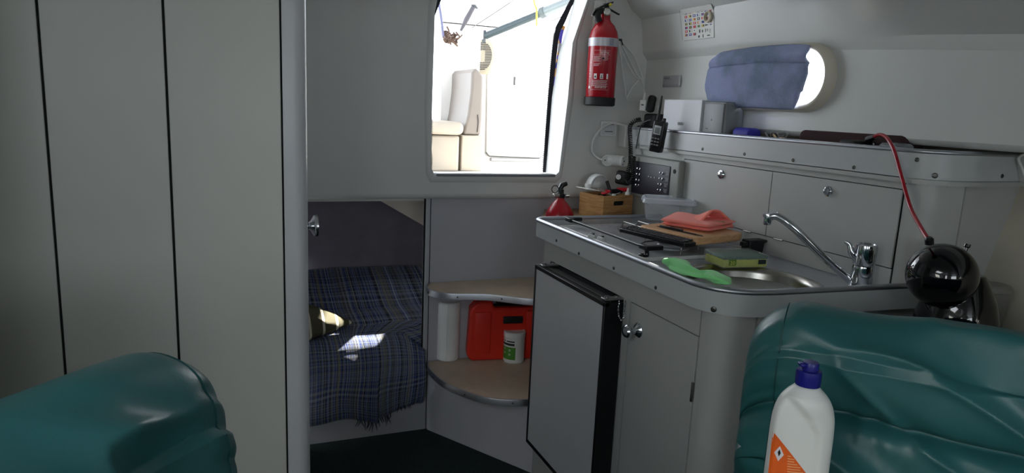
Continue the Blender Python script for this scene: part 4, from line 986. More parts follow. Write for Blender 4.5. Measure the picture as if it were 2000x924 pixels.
# ================================================================== FIRE EXTINGUISHERS
ex = P(1174, 200, 'y', 2.235); EXZ = P(1170, 207, 'y', 2.235).z; re = .0525
ec = Vector((P(1174, 150, 'y', 2.235).x, 2.235, EXZ))
fe = thing('fire_extinguisher', 'large red fire extinguisher with a grey band mounted on the moulded wall', 'fire extinguisher', ec)
hb_ = P(1174, 50, 'y', 2.235).z-EXZ    # top of shoulder start
b = B().lathe([(re-.006, .018), (re, .024), (re, hb_*.80), (re*.985, hb_*.86), (re*.90, hb_*.93), (re*.70, hb_*1.0), (re*.46, hb_*1.045), (.019, hb_*1.075), (.0175, hb_*1.16), (.0001, hb_*1.16)], ec, (0, 0, 1), 48); obj('cylinder', b, M_red, fe, angle=60)
b = B().lathe([(.0001, 0), (re-.004, 0), (re+.0035, .004), (re+.0035, .030), (re+.001, .031), (re-.002, .028)], ec, (0, 0, 1), 48); obj('foot_ring', b, M_blackm, fe)
bz = P(1177, 84, 'y', 2.235).z-EXZ
b = B().lathe([(re, -.0145), (re+.0012, -.0145), (re+.0012, .0145), (re, .0145)], ec+Vector((0, 0, bz)), (0, 0, 1), 48, cap=False); bnd = obj('band', b, mat('band_grey', (186, 186, 194), .4, .3), fe)
a_v = math.atan2(-ec.y, -ec.x)
b = B(); fb_ = oncyl(ec, re+.002, a_v+.55); quad(b, fb_, -.008, bz-.013, .010, bz+.013, 3); obj('band_clasp', b, mat('clasp_grey', (150, 150, 165), .35, .5), bnd)
zt = ec.z+hb_*1.14
b = B().lathe([(.016, 0), (.016, .018), (.012, .022), (.012, .040), (.0001, .042)], (ec.x, ec.y, zt-.004), (0, 0, 1), 20); vb = obj('valve', b, M_blackm, fe)
b = B().lathe([(.0125, 0), (.0135, .003), (.0135, .008), (.011, .0095), (.0001, .0095)], (ec.x-.002, ec.y-.014, zt+.006), (-.4, -.9, 0), 24); ga = obj('pressure_gauge', b, M_steel, vb)
b = B().lathe([(.0095, .0097), (.0001, .0102)], (ec.x-.002, ec.y-.014, zt+.006), (-.4, -.9, 0), 20); obj('gauge_face', b, M_white, ga)
h0 = P(1162, 22, 'y', 2.22); h1 = P(1192, 6, 'y', 2.21); h2 = P(1207, 27, 'y', 2.21)
b = B().tube([(h0.x-.006, 2.226, h0.z-.012), (h0.x+.004, 2.224, h0.z+.006), (h1.x-.01, 2.215, h1.z-.004), (h1.x+.012, 2.212, h1.z+.004)], [.006, .007, .006, .005], 10, flat=.6); obj('upper_lever', b, M_black, vb)
b = B().tube([(h0.x-.008, 2.226, h0.z-.014), (ec.x, 2.222, zt+.020), (h2.x, 2.212, h2.z), (h2.x+.006, 2.21, h2.z-.002)], [.006, .007, .0055, .005], 10, flat=.6); obj('lower_lever', b, M_black, vb)
b = B().tube(cr([(ec.x-.012, 2.232, zt+.012), (ec.x-.034, 2.225, zt+.004), (ec.x-.038, 2.222, zt-.014), (ec.x-.030, 2.222, zt-.028)], 5), [.009, .010, .011, .012]+[.013]*12, 14); obj('nozzle', b, M_blackm, vb)
b = B().lathe([(.005, 0), (.0055, .006), (.0001, .008)], (ec.x+.004, ec.y-.022, zt+.030), (-.3, -.9, .2), 12); obj('yellow_tag', b, mat('yellow_plastic', (216, 200, 60), .5), vb)
b = B().b2((ec.x-.020, 2.275, EXZ+.02), (ec.x+.020, YL+.001, zt+.05)).b2((ec.x+.022, 2.268, zt-.06), (ec.x+.026, 2.285, zt+.075)); obj('wall_bracket', b, M_white, fe, smooth=False)
# label
fl_ = oncyl(ec, re+.0006, a_v-.62)
b = B()
def lz(py): return P(1174, py, 'y', 2.19).z-EXZ
Zt, Zb = bz-.030, .052
for (x0_, x1_, z_) in ((0, .060, Zt), (0, .060, Zt-.014), (-.003, .060, .068), (0, .060, Zb+.004)):
    quad(b, fl_, x0_, z_, x1_, z_+.0007, 8)
for x_, za, zb2 in ((-.001, Zb, Zt), (.029, Zt-.05, Zt-.014), (-.005, Zb, Zt)): quad(b, fl_, x_, za, x_+.0006, zb2)
for i in range(5): quad(b, fl_, .002, Zt-.021-.0042*i, .002+.024-.004*(i % 2), Zt-.0195-.0042*i, 4)
for i in range(4): quad(b, fl_, .034, Zt-.019-.0045*i, .056-.003*(i % 2), Zt-.018-.0045*i, 4)
for i in range(3): quad(b, fl_, .002, Zt-.046-.0036*i, .026-.003*i, Zt-.0448-.0036*i, 4)
for i in range(6): quad(b, fl_, -.001, Zb+.036-.0036*i, .058-.002*(i % 3), Zb+.0372-.0036*i, 8)
for i in range(16): quad(b, fl_, -.016, Zb+.014+.0056*i, -.008-.001*(i % 3), Zb+.0152+.0056*i, 2)
add_text(b, 'EXTINTOR', fl_, .026, Zt-.011, .010, .030, .012)
add_text(b, 'ANAFGROUP', fl_, .012, Zb+.009, .010, .042, .012)
obj('label_print', b, mat('label_white', (224, 206, 210), .5), fe)
b = B(); quad(b, fl_, .006, Zb+.042, .017, Zb+.060, 4); quad(b, fl_, .029, Zb+.042, .040, Zb+.060, 4); quad(b, fl_, .052, Zb+.042, .058, Zb+.060, 3)
for k in range(12):
    a1_, a2_ = k*math.pi/6, (k+1)*math.pi/6
    b.face([b.v(fl_(-.012, Zb+.012)), b.v(fl_(-.012+.0042*math.cos(a1_), Zb+.012+.0055*math.sin(a1_))), b.v(fl_(-.012+.0042*math.cos(a2_), Zb+.012+.0055*math.sin(a2_)))])
obj('pictograms', b, mat('label_white2', (232, 226, 230), .5), fe)
fl2 = oncyl(ec, re+.0010, a_v-.62); b = B()
quad(b, fl2, .008, Zb+.046, .015, Zb+.049, 2); b.face([b.v(fl2(.009, Zb+.049)), b.v(fl2(.014, Zb+.049)), b.v(fl2(.013, Zb+.055))])
quad(b, fl2, .031, Zb+.045, .038, Zb+.047, 2); quad(b, fl2, .034, Zb+.047, .036, Zb+.056, 1); quad(b, fl2, .033, Zt-.030, .040, Zt-.024, 1)
obj('pictogram_marks', b, M_dark, fe)
# small extinguisher on the ledge
c = P(1093, 420, 'y', 2.11); sc_ = Vector((c.x, 2.11, .83))
se = thing('fire_extinguisher', 'small red fire extinguisher with a black lever standing beside the wooden crate', 'fire extinguisher', sc_)
b = B().lathe([(.048, 0), (.050, .004), (.050, .002), (.050, .012), (.048, .022), (.040, .037), (.030, .050), (.021, .061), (.014, .068), (.013, .074), (.0001, .074)], sc_, (0, 0, 1), 36); obj('cylinder', b, M_red, se, angle=60)
b = B().lathe([(.0125, 0), (.0145, .004), (.0145, .014), (.010, .018), (.010, .030), (.0001, .031)], sc_+Vector((0, 0, .072)), (0, 0, 1), 16); vb = obj('valve', b, M_blackm, se)
b = B().rbox(sc_+Vector((-.020, -.006, .082)), (.026, .014, .014), .004); b.lathe([(.008, 0), (.008, .012), (.0001, .013)], sc_+Vector((.016, -.006, .082)), (.9, -.3, .1), 12); obj('outlet', b, M_steel, vb)
b = B().tube([sc_+Vector((-.006, 0, .100)), sc_+Vector((.002, -.002, .118)), sc_+Vector((.018, -.004, .124))], [.009, .010, .008], 10); obj('lever', b, M_black, vb)
rg = [sc_+Vector((-.026+.0125*math.cos(a), -.006, .104+.0125*math.sin(a))) for a in [2*math.pi*k/24 for k in range(24)]]
obj('safety_ring', B().tube(rg, .0015, 8, closed=True), M_blackm, vb)
b = B(); fl_ = oncyl(sc_, .0504, math.atan2(-sc_.y, -sc_.x)-.35); quad(b, lambda x, y: (sc_.x+(.0435-(y-.026)*.6)*math.cos(math.atan2(-sc_.y, -sc_.x)+x/.045), sc_.y+(.0435-(y-.026)*.6)*math.sin(math.atan2(-sc_.y, -sc_.x)+x/.045), sc_.z+y), -.008, .020, .004, .032, 3); obj('label', b, M_white, se)

# ================================================================== WOODEN CRATE AND ITS CONTENTS
M_crate = wood('crate_wood', (160, 118, 72), (186, 146, 96), .55, 9, (2, 2, 14))
C0 = P(1177, 419, 'z', .831); C0 = Vector((C0.x, C0.y, .83))
cc = P(1177, 419, 'y', 2.075); CZ = .83
# nearest corner at y 2.09
corner = Vector((cc.x, 2.075, CZ)); lcor = Vector((1.145, 2.175, CZ)); rcor = Vector((1.335, 2.075+.035, CZ))
e1 = (lcor-corner); e2 = (rcor-corner)
L1, L2 = .115, .150
ya1 = math.atan2(e2.y, e2.x)
WM = Matrix.Translation(corner) @ Matrix.Rotation(math.radians(14), 4, 'Z')
ch_ = .082; t_ = .007; cwid, cdep = .145, .125
cr_ = thing('wooden_crate', 'small wooden crate with slot handles full of pens and tools on the aft ledge', 'crate', corner)
hs_ = rrect(.050, ch_*.56, .104, ch_*.76, .006, 3)
b = B(WM); b.prism([(0, 0), (cwid, 0), (cwid, ch_), (0, ch_)], 0, t_, 'y', [hs_]); obj('front_panel', b, M_crate, cr_, smooth=False)
b = B(WM); b.prism([(0, 0), (cwid, 0), (cwid, ch_), (0, ch_)], cdep-t_, cdep, 'y', [hs_]); obj('back_panel', b, M_crate, cr_, smooth=False)
for x_ in (.0004, cwid-t_-.0004):
    b = B(WM); b.b2((x_, t_, 0), (x_+t_, cdep-t_, ch_)); obj('side_panel', b, M_crate, cr_, smooth=False)
b = B(WM); b.b2((t_, t_, 0), (cwid-t_, cdep-t_, t_)); obj('bottom', b, M_crate, cr_, smooth=False)
b = B(WM); b.b2((t_+.002, t_+.002, t_), (cwid-t_-.002, cdep-t_-.002, ch_-.016)); obj('inner_shade', b, M_dark, cr_, smooth=False)  # black block stands in for the shade inside the crate
b = B(WM); [b.box((cwid/2+.01, -.0002, z_), (cwid*.8, .0012, .0012)) for z_ in (.022, .013)]; obj('scored_lines', b, mat('crate_score', (104, 70, 40), .8), cr_, smooth=False)
def wm(x, y, z): return WM @ Vector((x, y, z))
def stick(name, p, q, r, m, label, cat, group=None): return tag(obj(name, B().tube([wm(*p), wm(*q)], r, 10), m), label, cat, group)
# sheet of paper on top left
b = B(WM); b.rbox((.004, .085, ch_+.0075), (.075, .070, .0025), .001, T=Matrix.Translation((.002, .075, ch_+.016)) @ Matrix.Rotation(.02, 4, 'X') @ Matrix.Rotation(.14, 4, 'Y')); tag(obj('paper', b, M_pap), 'white folded paper lying over the left edge of the wooden crate', 'paper')
# white hooded cap
b = B(); cpn = wm(.075, .100, ch_+.012)
rows = []
for i in range(15):
    a = math.pi*i/14; rows.append([cpn+Vector((math.cos(a)*-.040, 0, math.sin(a)*.050)), cpn+Vector((math.cos(a)*-.042, .010, math.sin(a)*.052)), cpn+Vector((math.cos(a)*-.042, .038, math.sin(a)*.052))])
b.grid(rows); b.face([b.v(cpn+Vector((math.cos(math.pi*i/14)*-.039, .012, math.sin(math.pi*i/14)*.049))) for i in range(15)])
b.rbox(cpn+Vector((-.046, .012, .006)), (.016, .02, .024), .004)
o = obj('plastic_hood', b, M_white, angle=50); tag(o, 'white half round plastic hood standing in the wooden crate', 'hood')
md = o.modifiers.new('thickness', 'SOLIDIFY'); md.thickness = .002
# scissors with red handles
sz_ = thing('scissors', 'scissors with a red plastic handle lying on top of the wooden crate', 'scissors', wm(.03, .03, ch_+.006))
b = B()
for dx_, dy_ in ((0, 0), (.016, .014)):
    ring = [wm(.030+dx_+.017*math.cos(a), .022+dy_+.009*math.sin(a), ch_+.011+.004*math.cos(a)) for a in [2*math.pi*k/20 for k in range(20)]]
    b.tube(ring, .0034, 8, closed=True)
obj('handles', b, mat('red_plastic', (190, 24, 40), .4), sz_)
b = B(); b.tube([wm(.048, .026, ch_+.008), wm(.075, .055, ch_+.006), wm(.098, .078, ch_+.004)], [.004, .0035, .001], 6, flat=.4); obj('blades', b, M_steel, sz_)
stick('marker', (.062, .030, ch_+.004), (.052, .045, ch_+.048), .0062, M_black, 'short black marker standing upright in the wooden crate', 'marker')
stick('pen', (.004, .036, ch_+.022), (.050, .012, ch_+.001), .003, M_cream, 'cream pen with a dark tip sloping over the front of the wooden crate', 'pen')
stick('cable_tie', (.045, .006, ch_+.001), (.110, .030, ch_+.006), .0014, M_white, 'thin white stick across the front of the wooden crate', 'stick')
stick('torch', (.060, .050, ch_+.008), (.125, .040, ch_+.010), .009, M_blackm, 'black cylindrical torch lying across the wooden crate', 'torch')
stick('screwdriver', (.108, .045, ch_+.014), (.142, .030, ch_+.015), .008, mat('red_plastic', (190, 24, 40), .4), 'red screwdriver handle lying at the right end of the wooden crate', 'screwdriver')
b = B(WM); b.rbox((.052, .004, ch_+.003), (.012, .010, .008), .002); tag(obj('eraser', b, M_white), 'small white block on the front edge of the wooden crate', 'eraser')
b = B(); b.lathe([(.009, 0), (.009, .010), (.004, .014), (.003, .026), (.0001, .027)], wm(.126, .010, ch_-.002), (0, 0, 1), 14); tag(obj('nozzle_cap', b, M_white), 'small white nozzle cap at the right corner of the wooden crate', 'cap')
b = B(WM)
for k in range(7): b.tube([(.015+.016*k, .03+.01*(k % 3), .01), (.02+.015*k, .05+.012*(k % 2), ch_-.004+.003*(k % 3))], .004, 8)
tag(obj('pencil_bundle', b, M_blackm), 'dark pens and tools filling the inside of the wooden crate', 'pens', kind='stuff')
# ================================================================== PORTHOLE, TOWEL, STICKERS
wn = thing('window_1', None, None, (1.475, 1.63, 1.24)); wn['kind'] = 'structure'
M_frame = mat('porthole_frame', (196, 190, 176), .3)
HPc = [Vector((0, p[0], p[1])) for p in HP]; cenp = Vector((0, 1.6315, 1.3185))
rows = []
for p in HPc:
    d = (p-cenp); dn = Vector((0, d.y, d.z)).normalized()
    # outward normal of a stadium
    cy_ = max(1.477, min(1.786, p.y)); dn = Vector((0, p.y-cy_, p.z-1.3185)); dn.normalize() if dn.length > 1e-6 else None
    if abs(p.y-cy_) < 1e-6: dn = Vector((0, 0, 1 if p.z > 1.3185 else -1))
    q = lambda o, x: (x, p.y+dn.y*o, p.z+dn.z*o)
    rows.append([q(-.002, 1.53), q(-.002, 1.462), q(.002, 1.450), q(.008, 1.446), q(.014, 1.450), q(.019, 1.462), q(.021, 1.476)])
obj('frame', B().grid(rows, cv=True), M_frame, wn, angle=180)
b = B().prism(rrect(1.398, 1.238, 1.866, 1.399, .078, 10), 1.524, 1.528, 'x')
obj('pane', b, mat('pane_glass', (235, 240, 242), .02, alpha=.12, spec=.6), wn)
# towel stuffed in the porthole
def towel_mat():
    m = mat('blue_towel', (150, 165, 205), .95, bump=.9, bs=420, sheen=.3); N, L = m.node_tree.nodes, m.node_tree.links; bs = N['Principled BSDF']
    tc = N.new('ShaderNodeTexCoord'); n = N.new('ShaderNodeTexNoise'); n.inputs['Scale'].default_value = 9; n.inputs['Detail'].default_value = 5
    L.new(tc.outputs['Object'], n.inputs['Vector'])
    r = N.new('ShaderNodeValToRGB'); r.color_ramp.elements[0].position = .36; r.color_ramp.elements[1].position = .58
    r.color_ramp.elements[0].color = (lin(122), lin(146), lin(180), 1); r.color_ramp.elements[1].color = (lin(172), lin(184), lin(232), 1)
    L.new(n.outputs['Fac'], r.inputs[0]); L.new(r.outputs[0], bs.inputs['Base Color']); return m
NY, NZ = 90, 46; rows = []; rb = []
for i in range(NZ):
    v = i/(NZ-1); r = []
    for j in range(NY):
        u = j/(NY-1)
        # left (aft) edge rounded, right (forward) edge cut straight with a slight slant
        z = 1.232+v*(1.398-1.232)
        vz = (z-1.315)/.0835
        ya = 1.800+.072*math.sqrt(max(0, 1-min(1, abs(vz))**2.4)); yb = 1.462-.012*math.sin(v*3)+.022*(1-v)*(1 if v < .3 else .5)
        y = ya+(yb-ya)*u
        dx = .018*math.sin(math.pi*min(1, max(0, u)))**.4*math.sin(math.pi*v)**.4
        rollr = .010*math.exp(-((v-.84)/.07)**2)-.006*math.exp(-((v-.74)/.03)**2)
        w = noise.noise(Vector((y*16, z*22, 1)))*.006+noise.noise(Vector((y*50, z*50, 4)))*.0018
        r.append((1.446-dx-rollr-w-(.006*(1-v)), y, z+.006*math.sin(u*3)))
    rows.append(r)
b = B().grid(rows); o = obj('towel', b, towel_mat(), angle=180); tag(o, 'pale blue towel stuffed into the porthole frame', 'towel')
md = o.modifiers.new('thickness', 'SOLIDIFY'); md.thickness = .007; md.offset = -1
# signal flag sticker
def wall_x(z):
    pf = sidepf(2.0)
    for a, c_ in zip(pf, pf[1:]):
        if a[1] <= z <= c_[1]: return a[0]+(c_[0]-a[0])*(z-a[1])/(c_[1]-a[1])
    return 1.45
s0, s1 = P(1338, 14, 'x', 1.447), P(1393, 72, 'x', 1.447)
sy0, sy1, sz0, sz1 = s0.y, s1.y, s1.z-.002, s0.z-.010
fs = lambda x, y, o=.0012: (wall_x(sz0+y)-o, sy0-x, sz0+y)
SW, SH = sy0-sy1, sz1-sz0
st = thing('sticker', 'white signal flag chart sticker on the upper side wall', 'sticker', (1.447, (sy0+sy1)/2, sz0))
b = B()
for i in range(6): quad(b, fs, 0, SH*i/6, SW, SH*(i+1)/6)
obj('sheet', b, mat('sticker_white', (212, 212, 208), .5), st, smooth=False)
cols = {'r': (196, 52, 60), 'b': (58, 72, 150), 'y': (214, 190, 60), 'k': (50, 52, 56), 'g': (120, 150, 90), 'w': (230, 230, 226), 'o': (205, 130, 60)}
bms = {k: B() for k in cols}
layout = ['krykk', 'rybbb', 'bbykr', 'gkrob', 'bkrgy', 'rkw', 'obr']
acc = ['bwwrw', 'wkwwr', 'wwrww', 'rywwk', 'ryrkk', 'wwk', 'bwk']
f2 = lambda x, y: fs(x, y, .0018)
f3 = lambda x, y: fs(x, y, .0023)
for r, (row, ac) in enumerate(zip(layout, acc)):
    for q, (k, a) in enumerate(zip(row, ac)):
        x = SW*(.09+.135*q); y = SH*(.83-.115*r); w_, h_ = SW*.085, SH*.075
        quad(bms[k], f2, x, y, x+w_, y+h_)
        if (r+q) % 2: quad(bms[a], f3, x+w_*.3, y+h_*.3, x+w_*.7, y+h_*.7)
        else: quad(bms[a], f3, x+w_*.5, y+h_*.1, x+w_*.95, y+h_*.9)
for r, k in enumerate('bbryk'):
    x, y = SW*.74, SH*(.80-.105*r); bb = bms[k]; bb.face([bb.v(f2(x-.0, y)), bb.v(f2(x, y+SH*.065)), bb.v(f2(x+SW*.12, y+SH*.033))])
    bb = bms['rkrob'[r]]; bb.face([bb.v(f2(x+SW*.15, y)), bb.v(f2(x+SW*.15, y+SH*.055)), bb.v(f2(x+SW*.22, y+SH*.028))])
for x, y, w_, h_ in ((.55, .20, .035, .10), (.64, .20, .035, .08), (.74, .20, .02, .10), (.80, .22, .02, .07), (.52, .05, .05, .07), (.66, .04, .03, .10), (.80, .07, .09, .035), (.88, .16, .012, .12), (.04, .0, .95, .008), (.04, .985, .95, .008), (.0, .02, .008, .97), (.10, .93, .10, .012), (.32, .93, .2, .012), (.66, .93, .08, .02)):
    quad(bms['k'], f2, SW*x, SH*y, SW*(x+w_), SH*(y+h_))
for k in cols: obj('flag_print', bms[k], mat('print_'+k, cols[k], .5), st, smooth=False)
p = P(1384, 33, 'x', 1.443)
b = B().lathe([(.0185, 0), (.0185, .008), (.014, .010), (.012, .007), (.012, .0)], (wall_x(p.z)-.001, p.y-.004, p.z), (-1, 0, 0), 28, cap=False)
lt = obj('ring_pull', b, mat('cream_plastic', (205, 196, 176), .4)); tag(lt, 'small cream plastic ring fixed over the edge of the signal flag sticker', 'ring')
b = B(); a_, c_ = P(1296, 148, 'x', 1.4735), P(1330, 170, 'x', 1.4735)
b.grid([[(1.4742-.004*(j/8)**3-.0005, a_.y+(c_.y-a_.y)*j/8, a_.z+(c_.z-a_.z)*i/3) for j in range(9)] for i in range(4)])
nt_ = obj('note', b, mat('grey_note', (168, 168, 172), .6, var=.05)); tag(nt_, 'small grey paper note stuck to the side wall above the white carton', 'note')
md = nt_.modifiers.new('thickness', 'SOLIDIFY'); md.thickness = .0006
b = B().tube(cr([(1.4726, a_.y-.006-.0045*k, a_.z-.010+(.004 if k % 2 else -.003)) for k in range(9)], 4), .0006, 5); obj('handwriting', b, mat('ink', (78, 80, 88), .7), nt_)

# ================================================================== BLACK BALL JAR, TUB, CORD
ZLg = .700
struct('trim_8', B().b2((1.06, .62, ZLg-.02), (1.95, 1.028, ZLg)), M_cab, smooth=False)
bc = P(1839, 538, 'y', .90); rB = 63/F*depth(bc)
bl = thing('ball_jar', 'glossy black round jar topped with a glossy black ball standing behind the right bench cushion', 'jar', (bc.x, bc.y, ZLg))  # unidentified glossy black object, built as a jar with a ball
bl.name = 'black_jar'; BASE['black_jar'] = BASE.pop('ball_jar') if 'ball_jar' in BASE else Vector((bc.x, bc.y, ZLg))
obj('ball', B().sphere(bc, rB, 56), M_gloss, bl, angle=180)
bb2 = P(1866, 615, 'y', .90); hB = bc.z-ZLg
r2 = 70/F*depth(bb2)+.004
b = B().lathe([(r2*.80, 0), (r2*.93, .006), (r2, .04), (r2*1.0, hB*.40), (r2*.96, hB*.58), (r2*.84, hB*.76), (r2*.66, hB*.90), (r2*.5, hB)], (bb2.x+.003, bb2.y, ZLg), (0, 0, 1), 48); obj('body', b, M_gloss, bl, angle=180)
k_ = P(1888, 480, 'y', .90); b = B().lathe([(.003, 0), (.0035, .012), (.006, .014), (.006, .020), (.0001, .021)], k_-Vector((0.003, 0, .016)), (.3, 0, 1), 14); obj('small_knob', b, M_gloss, bl)
e0 = P(1815, 471, 'y', .895); b = B().lathe([(.008, -.006), (.008, .004), (.005, .008)], e0, (-.3, 0, 1), 16); obj('cord_socket', b, M_black, bl)
M_cord = mat('red_cord', (150, 14, 30), .32)
cpts = [e0, P(1800, 447, 'y', .93), P(1778, 405, 'x', 1.31), P(1762, 350, 'x', 1.33), P(1748, 300, 'x', 1.348), P(1738, 278, 'x', 1.36), P(1728, 266, 'x', 1.375), P(1716, 263, 'x', 1.39), P(1706, 268, 'x', 1.40)]
tag(obj('red_cord', B().tube(cr(cpts, 8), .0040, 10), M_cord), 'red cord running from the galley shelf down to the black jar', 'cord')
pg = P(1697, 272, 'x', 1.412)
b = B().tube([P(1709, 267, 'x', 1.398), pg, pg+Vector((.02, .016, -.03))], [.0055, .009, .010], 14); tag(obj('plug', b, M_black), 'black plug on the end of the red cord in the galley shelf', 'plug')
# clear tub with lid
tc_ = P(1940, 560, 'y', .93)
tw = .125
TM = Matrix.Translation((tc_.x, tc_.y, ZLg+.001)) @ Matrix.Rotation(math.radians(-20), 4, 'Z')
ft = thing('storage_tub', 'clear plastic tub with a lid behind the black jar', 'food container', (tc_.x, tc_.y, ZLg))
th = tc_.z-ZLg+.006; tw = 64/F*depth(tc_)
M_dcl = mat('dull_clear_plastic', (150, 148, 140), .25, alpha=.45)
b = B(TM); b.grid([rr3(tw*.62, tw*.5, .015, 0), rr3(tw*.66, tw*.54, .017, .004), rr3(tw*.90, tw*.78, .02, th-.016)], cu=True); b.face([b.v(p) for p in rr3(tw*.62, tw*.5, .015, 0)]); obj('box', b, M_dcl, ft)
b = B(TM); b.grid([rr3(tw*.92, tw*.8, .02, th-.018), rr3(tw*1.0, tw*.88, .024, th-.016), rr3(tw*1.0, tw*.88, .024, th-.011), rr3(tw*.86, tw*.74, .02, th-.001), rr3(tw*.6, tw*.5, .018, th)], cu=True); b.face([b.v(p) for p in rr3(tw*.6, tw*.5, .018, th)]); obj('lid', b, M_dcl, ft)
p = P(1997, 658, 'y', .86)
b = B().rbox((p.x+.03, p.y, ZLg+.02), (.08, .06, .040), .008); tag(obj('wallet', b, M_black), 'small black case on the ledge at the right edge of the photo', 'case')
tube_obj('hanging_cable', [P(1983, 296, 'y', 1.02)+Vector((0, -.03, 0)), P(1990, 308, 'y', .985), P(1997, 330, 'y', .98), P(2004, 352, 'y', .975), P(2012, 400, 'y', .97)], .0028, M_white, 'pale cable hanging from the right end of the galley shelf', 'cable')
h_ = [P(2010, 494, 'y', .95), P(1985, 520, 'y', .96), P(1960, 545, 'y', .98)]
tube_obj('grey_cord', h_, .0032, mat('grey_cable', (126, 128, 128), .5), 'grey cable sloping down behind the lidded clear tub', 'cable')

# ================================================================== SEAT BACKS
def seatback(name, label, S, D, N, L, seams, ztop, zbot, T, seed, flip=1):
    S, D, N = Vector(S), Vector(D).normalized(), Vector(N).normalized()
    nu, nv = 200, 190
    # section: parameter around, starts at bottom front, up the front, over the top, down the back
    sec = []
    rt_ = T/2
    zt = ztop-rt_
    nf = 110
    for k in range(nf):
        z = zbot+(zt-zbot)*k/(nf-1)
        dep = 0
        for s_ in seams: dep += .034*math.exp(-abs(z-s_)/.009)
        lo = max([s_ for s_ in seams if s_ <= z], default=zbot); hi = min([s_ for s_ in seams if s_ > z], default=ztop+.04)
        bul = .016*math.sin(math.pi*(z-lo)/(hi-lo))
        sec.append((T/2-dep+bul, z))
    for k in range(1, 50):
        a = math.pi*k/50; sec.append(((T/2)*math.cos(a)+.010*math.sin(a)*0, zt+rt_*math.sin(a)*1.0))
    for k in range(31): sec.append((-T/2, zt+(zbot-zt)*k/30))
    sec_n = [(sec[i][0], sec[i][1]) for i in range(len(sec))]
    r_e = .085
    us = [r_e*(1-math.cos(math.pi/2*i/34)) for i in range(35)]+[r_e+(L-r_e)*(i/150) for i in range(1, 151)]
    zc = (ztop+zbot)/2
    rows = []
    for s in us:
        e = math.sqrt(max(0, 1-((r_e-s)/r_e)**2)) if s < r_e else 1
        row = []
        for i, (n_, z) in enumerate(sec_n):
            et = .60+.40*e if False else e
            zz = zbot+(z-zbot)*(.80+.20*e) if z > zc else z
            # gathers at the end seam and long soft creases
            fr_ = 1 if n_ > -T*.3 else .25
            seg = [q for q in seams if q <= z]; lo = max(seg, default=zbot); hi = min([q for q in seams if q > z], default=ztop)
            tz = (z-lo)/max(.02, hi-lo)
            gath = .0020*math.exp(-((s-.035)/.035)**2)*math.sin(z*150+3*noise.noise(Vector((z*30, seed, 0))))
            a_ = noise.noise(Vector((s*5.5*1+z*7.5*flip, (z*4.5-s*1.8*flip), seed)))
            b_ = noise.noise(Vector((s*13+z*20*flip, z*9-s*4*flip, seed+9)))
            crs = (1-abs(a_)*2.2); crs = max(0, crs)**3
            amp = min(1, max(0, (s-.05)/.12))
            w = (a_*.020+crs*.013+b_*.007)*amp*fr_*(1 if flip > 0 else 1.45)+gath*fr_
            # pinch creases into the seams
            for q in seams: w += .0028*math.exp(-abs(z-q)/.035)*math.sin(s*70+9*noise.noise(Vector((s*6, seed, 3))))*amp
            off = n_*(.30+.70*e) if True else n_
            p = S + D*(s) + N*(off+w) + Vector((0, 0, zz))
            if z > zt: p.z += w*.7
            row.append(p)
        rows.append(row)
    b = B(); rows.insert(0, [p-N*((p-S-D*((p-S).dot(D))).dot(N)) for p in rows[0]]); b.grid(rows); rows.pop(0)
    bmesh.ops.remove_doubles(b.bm, verts=b.bm.verts, dist=1e-5)
    t = thing(name, label, 'bench cushion', (S.x+D.x*L/2, S.y+D.y*L/2, zbot))
    obj('cushion', b, M_teal, t, angle=180)
    # piping seam along the front edge of the rounded end
    idx = 26; pts = [rows[idx][k]+N*.0006-D*.0004 for k in range(4, 140, 2)]
    obj('end_seam', B().tube(pts, .0011, 5), mat('teal_thread', (18, 66, 66), .5), t)
    bs_ = B().rbox(S+D*(L/2+.02)-N*(.0)+Vector((0, 0, zbot/2)), (L*.9, .10, zbot), .01, T=Matrix.Translation(S+D*(L/2+.03)+Vector((0, 0, zbot/2))) @ Matrix.Rotation(math.atan2(D.y, D.x), 4, 'Z'))
    obj('base', bs_, M_cab, t)
seatback('bench_cushion', 'teal leather bench back cushion in front of the sink with two stitched rolls', (.806, .868, 0), (.64, -.77, 0), (-.77, -.64, 0), .80, [.755, .60], .913, .42, .135, 3.)
seatback('bench_cushion', 'teal leather bench back cushion in front of the panelled partition', (-.045, .900, 0), (-.66, -.75, 0), (.75, -.66, 0), .80, [.60], .905, .42, .165, 12., -1)

# ================================================================== BOTTLE (with the small table it stands on)
bp_ = P(1562, 924, 'y', .66)
ZT_ = .585
tt = thing('dinette_table', 'small table that carries the white detergent bottle', 'table', (.62, .42, 0))
obj('table_top', B().rbox((.60, .42, ZT_-.0125), (.42, .56, .025), .01), M_shelf, tt); obj('table_leg', B().lathe([(.10, 0), (.10, .006), (.03, .012), (.03, ZT_-.04), (.06, ZT_-.025)], (.60, .40, 0), (0, 0, 1), 28), M_alloy, tt)
ctr = P(1559, 860, 'y', .66); BT = Vector((ctr.x-.002, .655, ZT_))
dpb = depth((ctr.x, .66, .75))
hw_ = 59/F*dpb; Hs = P(1578, 752, 'y', .655).z-ZT_
va = math.atan2(BT.y, BT.x)-math.pi/2
BM2 = Matrix.Translation(BT) @ Matrix.Rotation(va+math.radians(24), 4, 'Z')
bt_ = thing('detergent_bottle', 'white detergent bottle with a blue cap and an orange label', 'bottle', BT)
def sup(a, hx, hy, n=2.6):
    c, s = math.cos(a), math.sin(a); return (math.copysign(abs(c)**(2/n), c)*hx, math.copysign(abs(s)**(2/n), s)*hy)
HX, HY = hw_*.98, hw_*.68
M_bot = mat('white_hdpe', (226, 228, 224), .35, var=.01)
prof = [(0, .86), (.01, .97), (.02, 1), (.5, 1.0), (.74, .99), (.82, .97), (.875, .91), (.915, .82), (.95, .68), (.975, .53), (.99, .42), (1.0, .33)]
rows = []
NA = 96; NH = 90
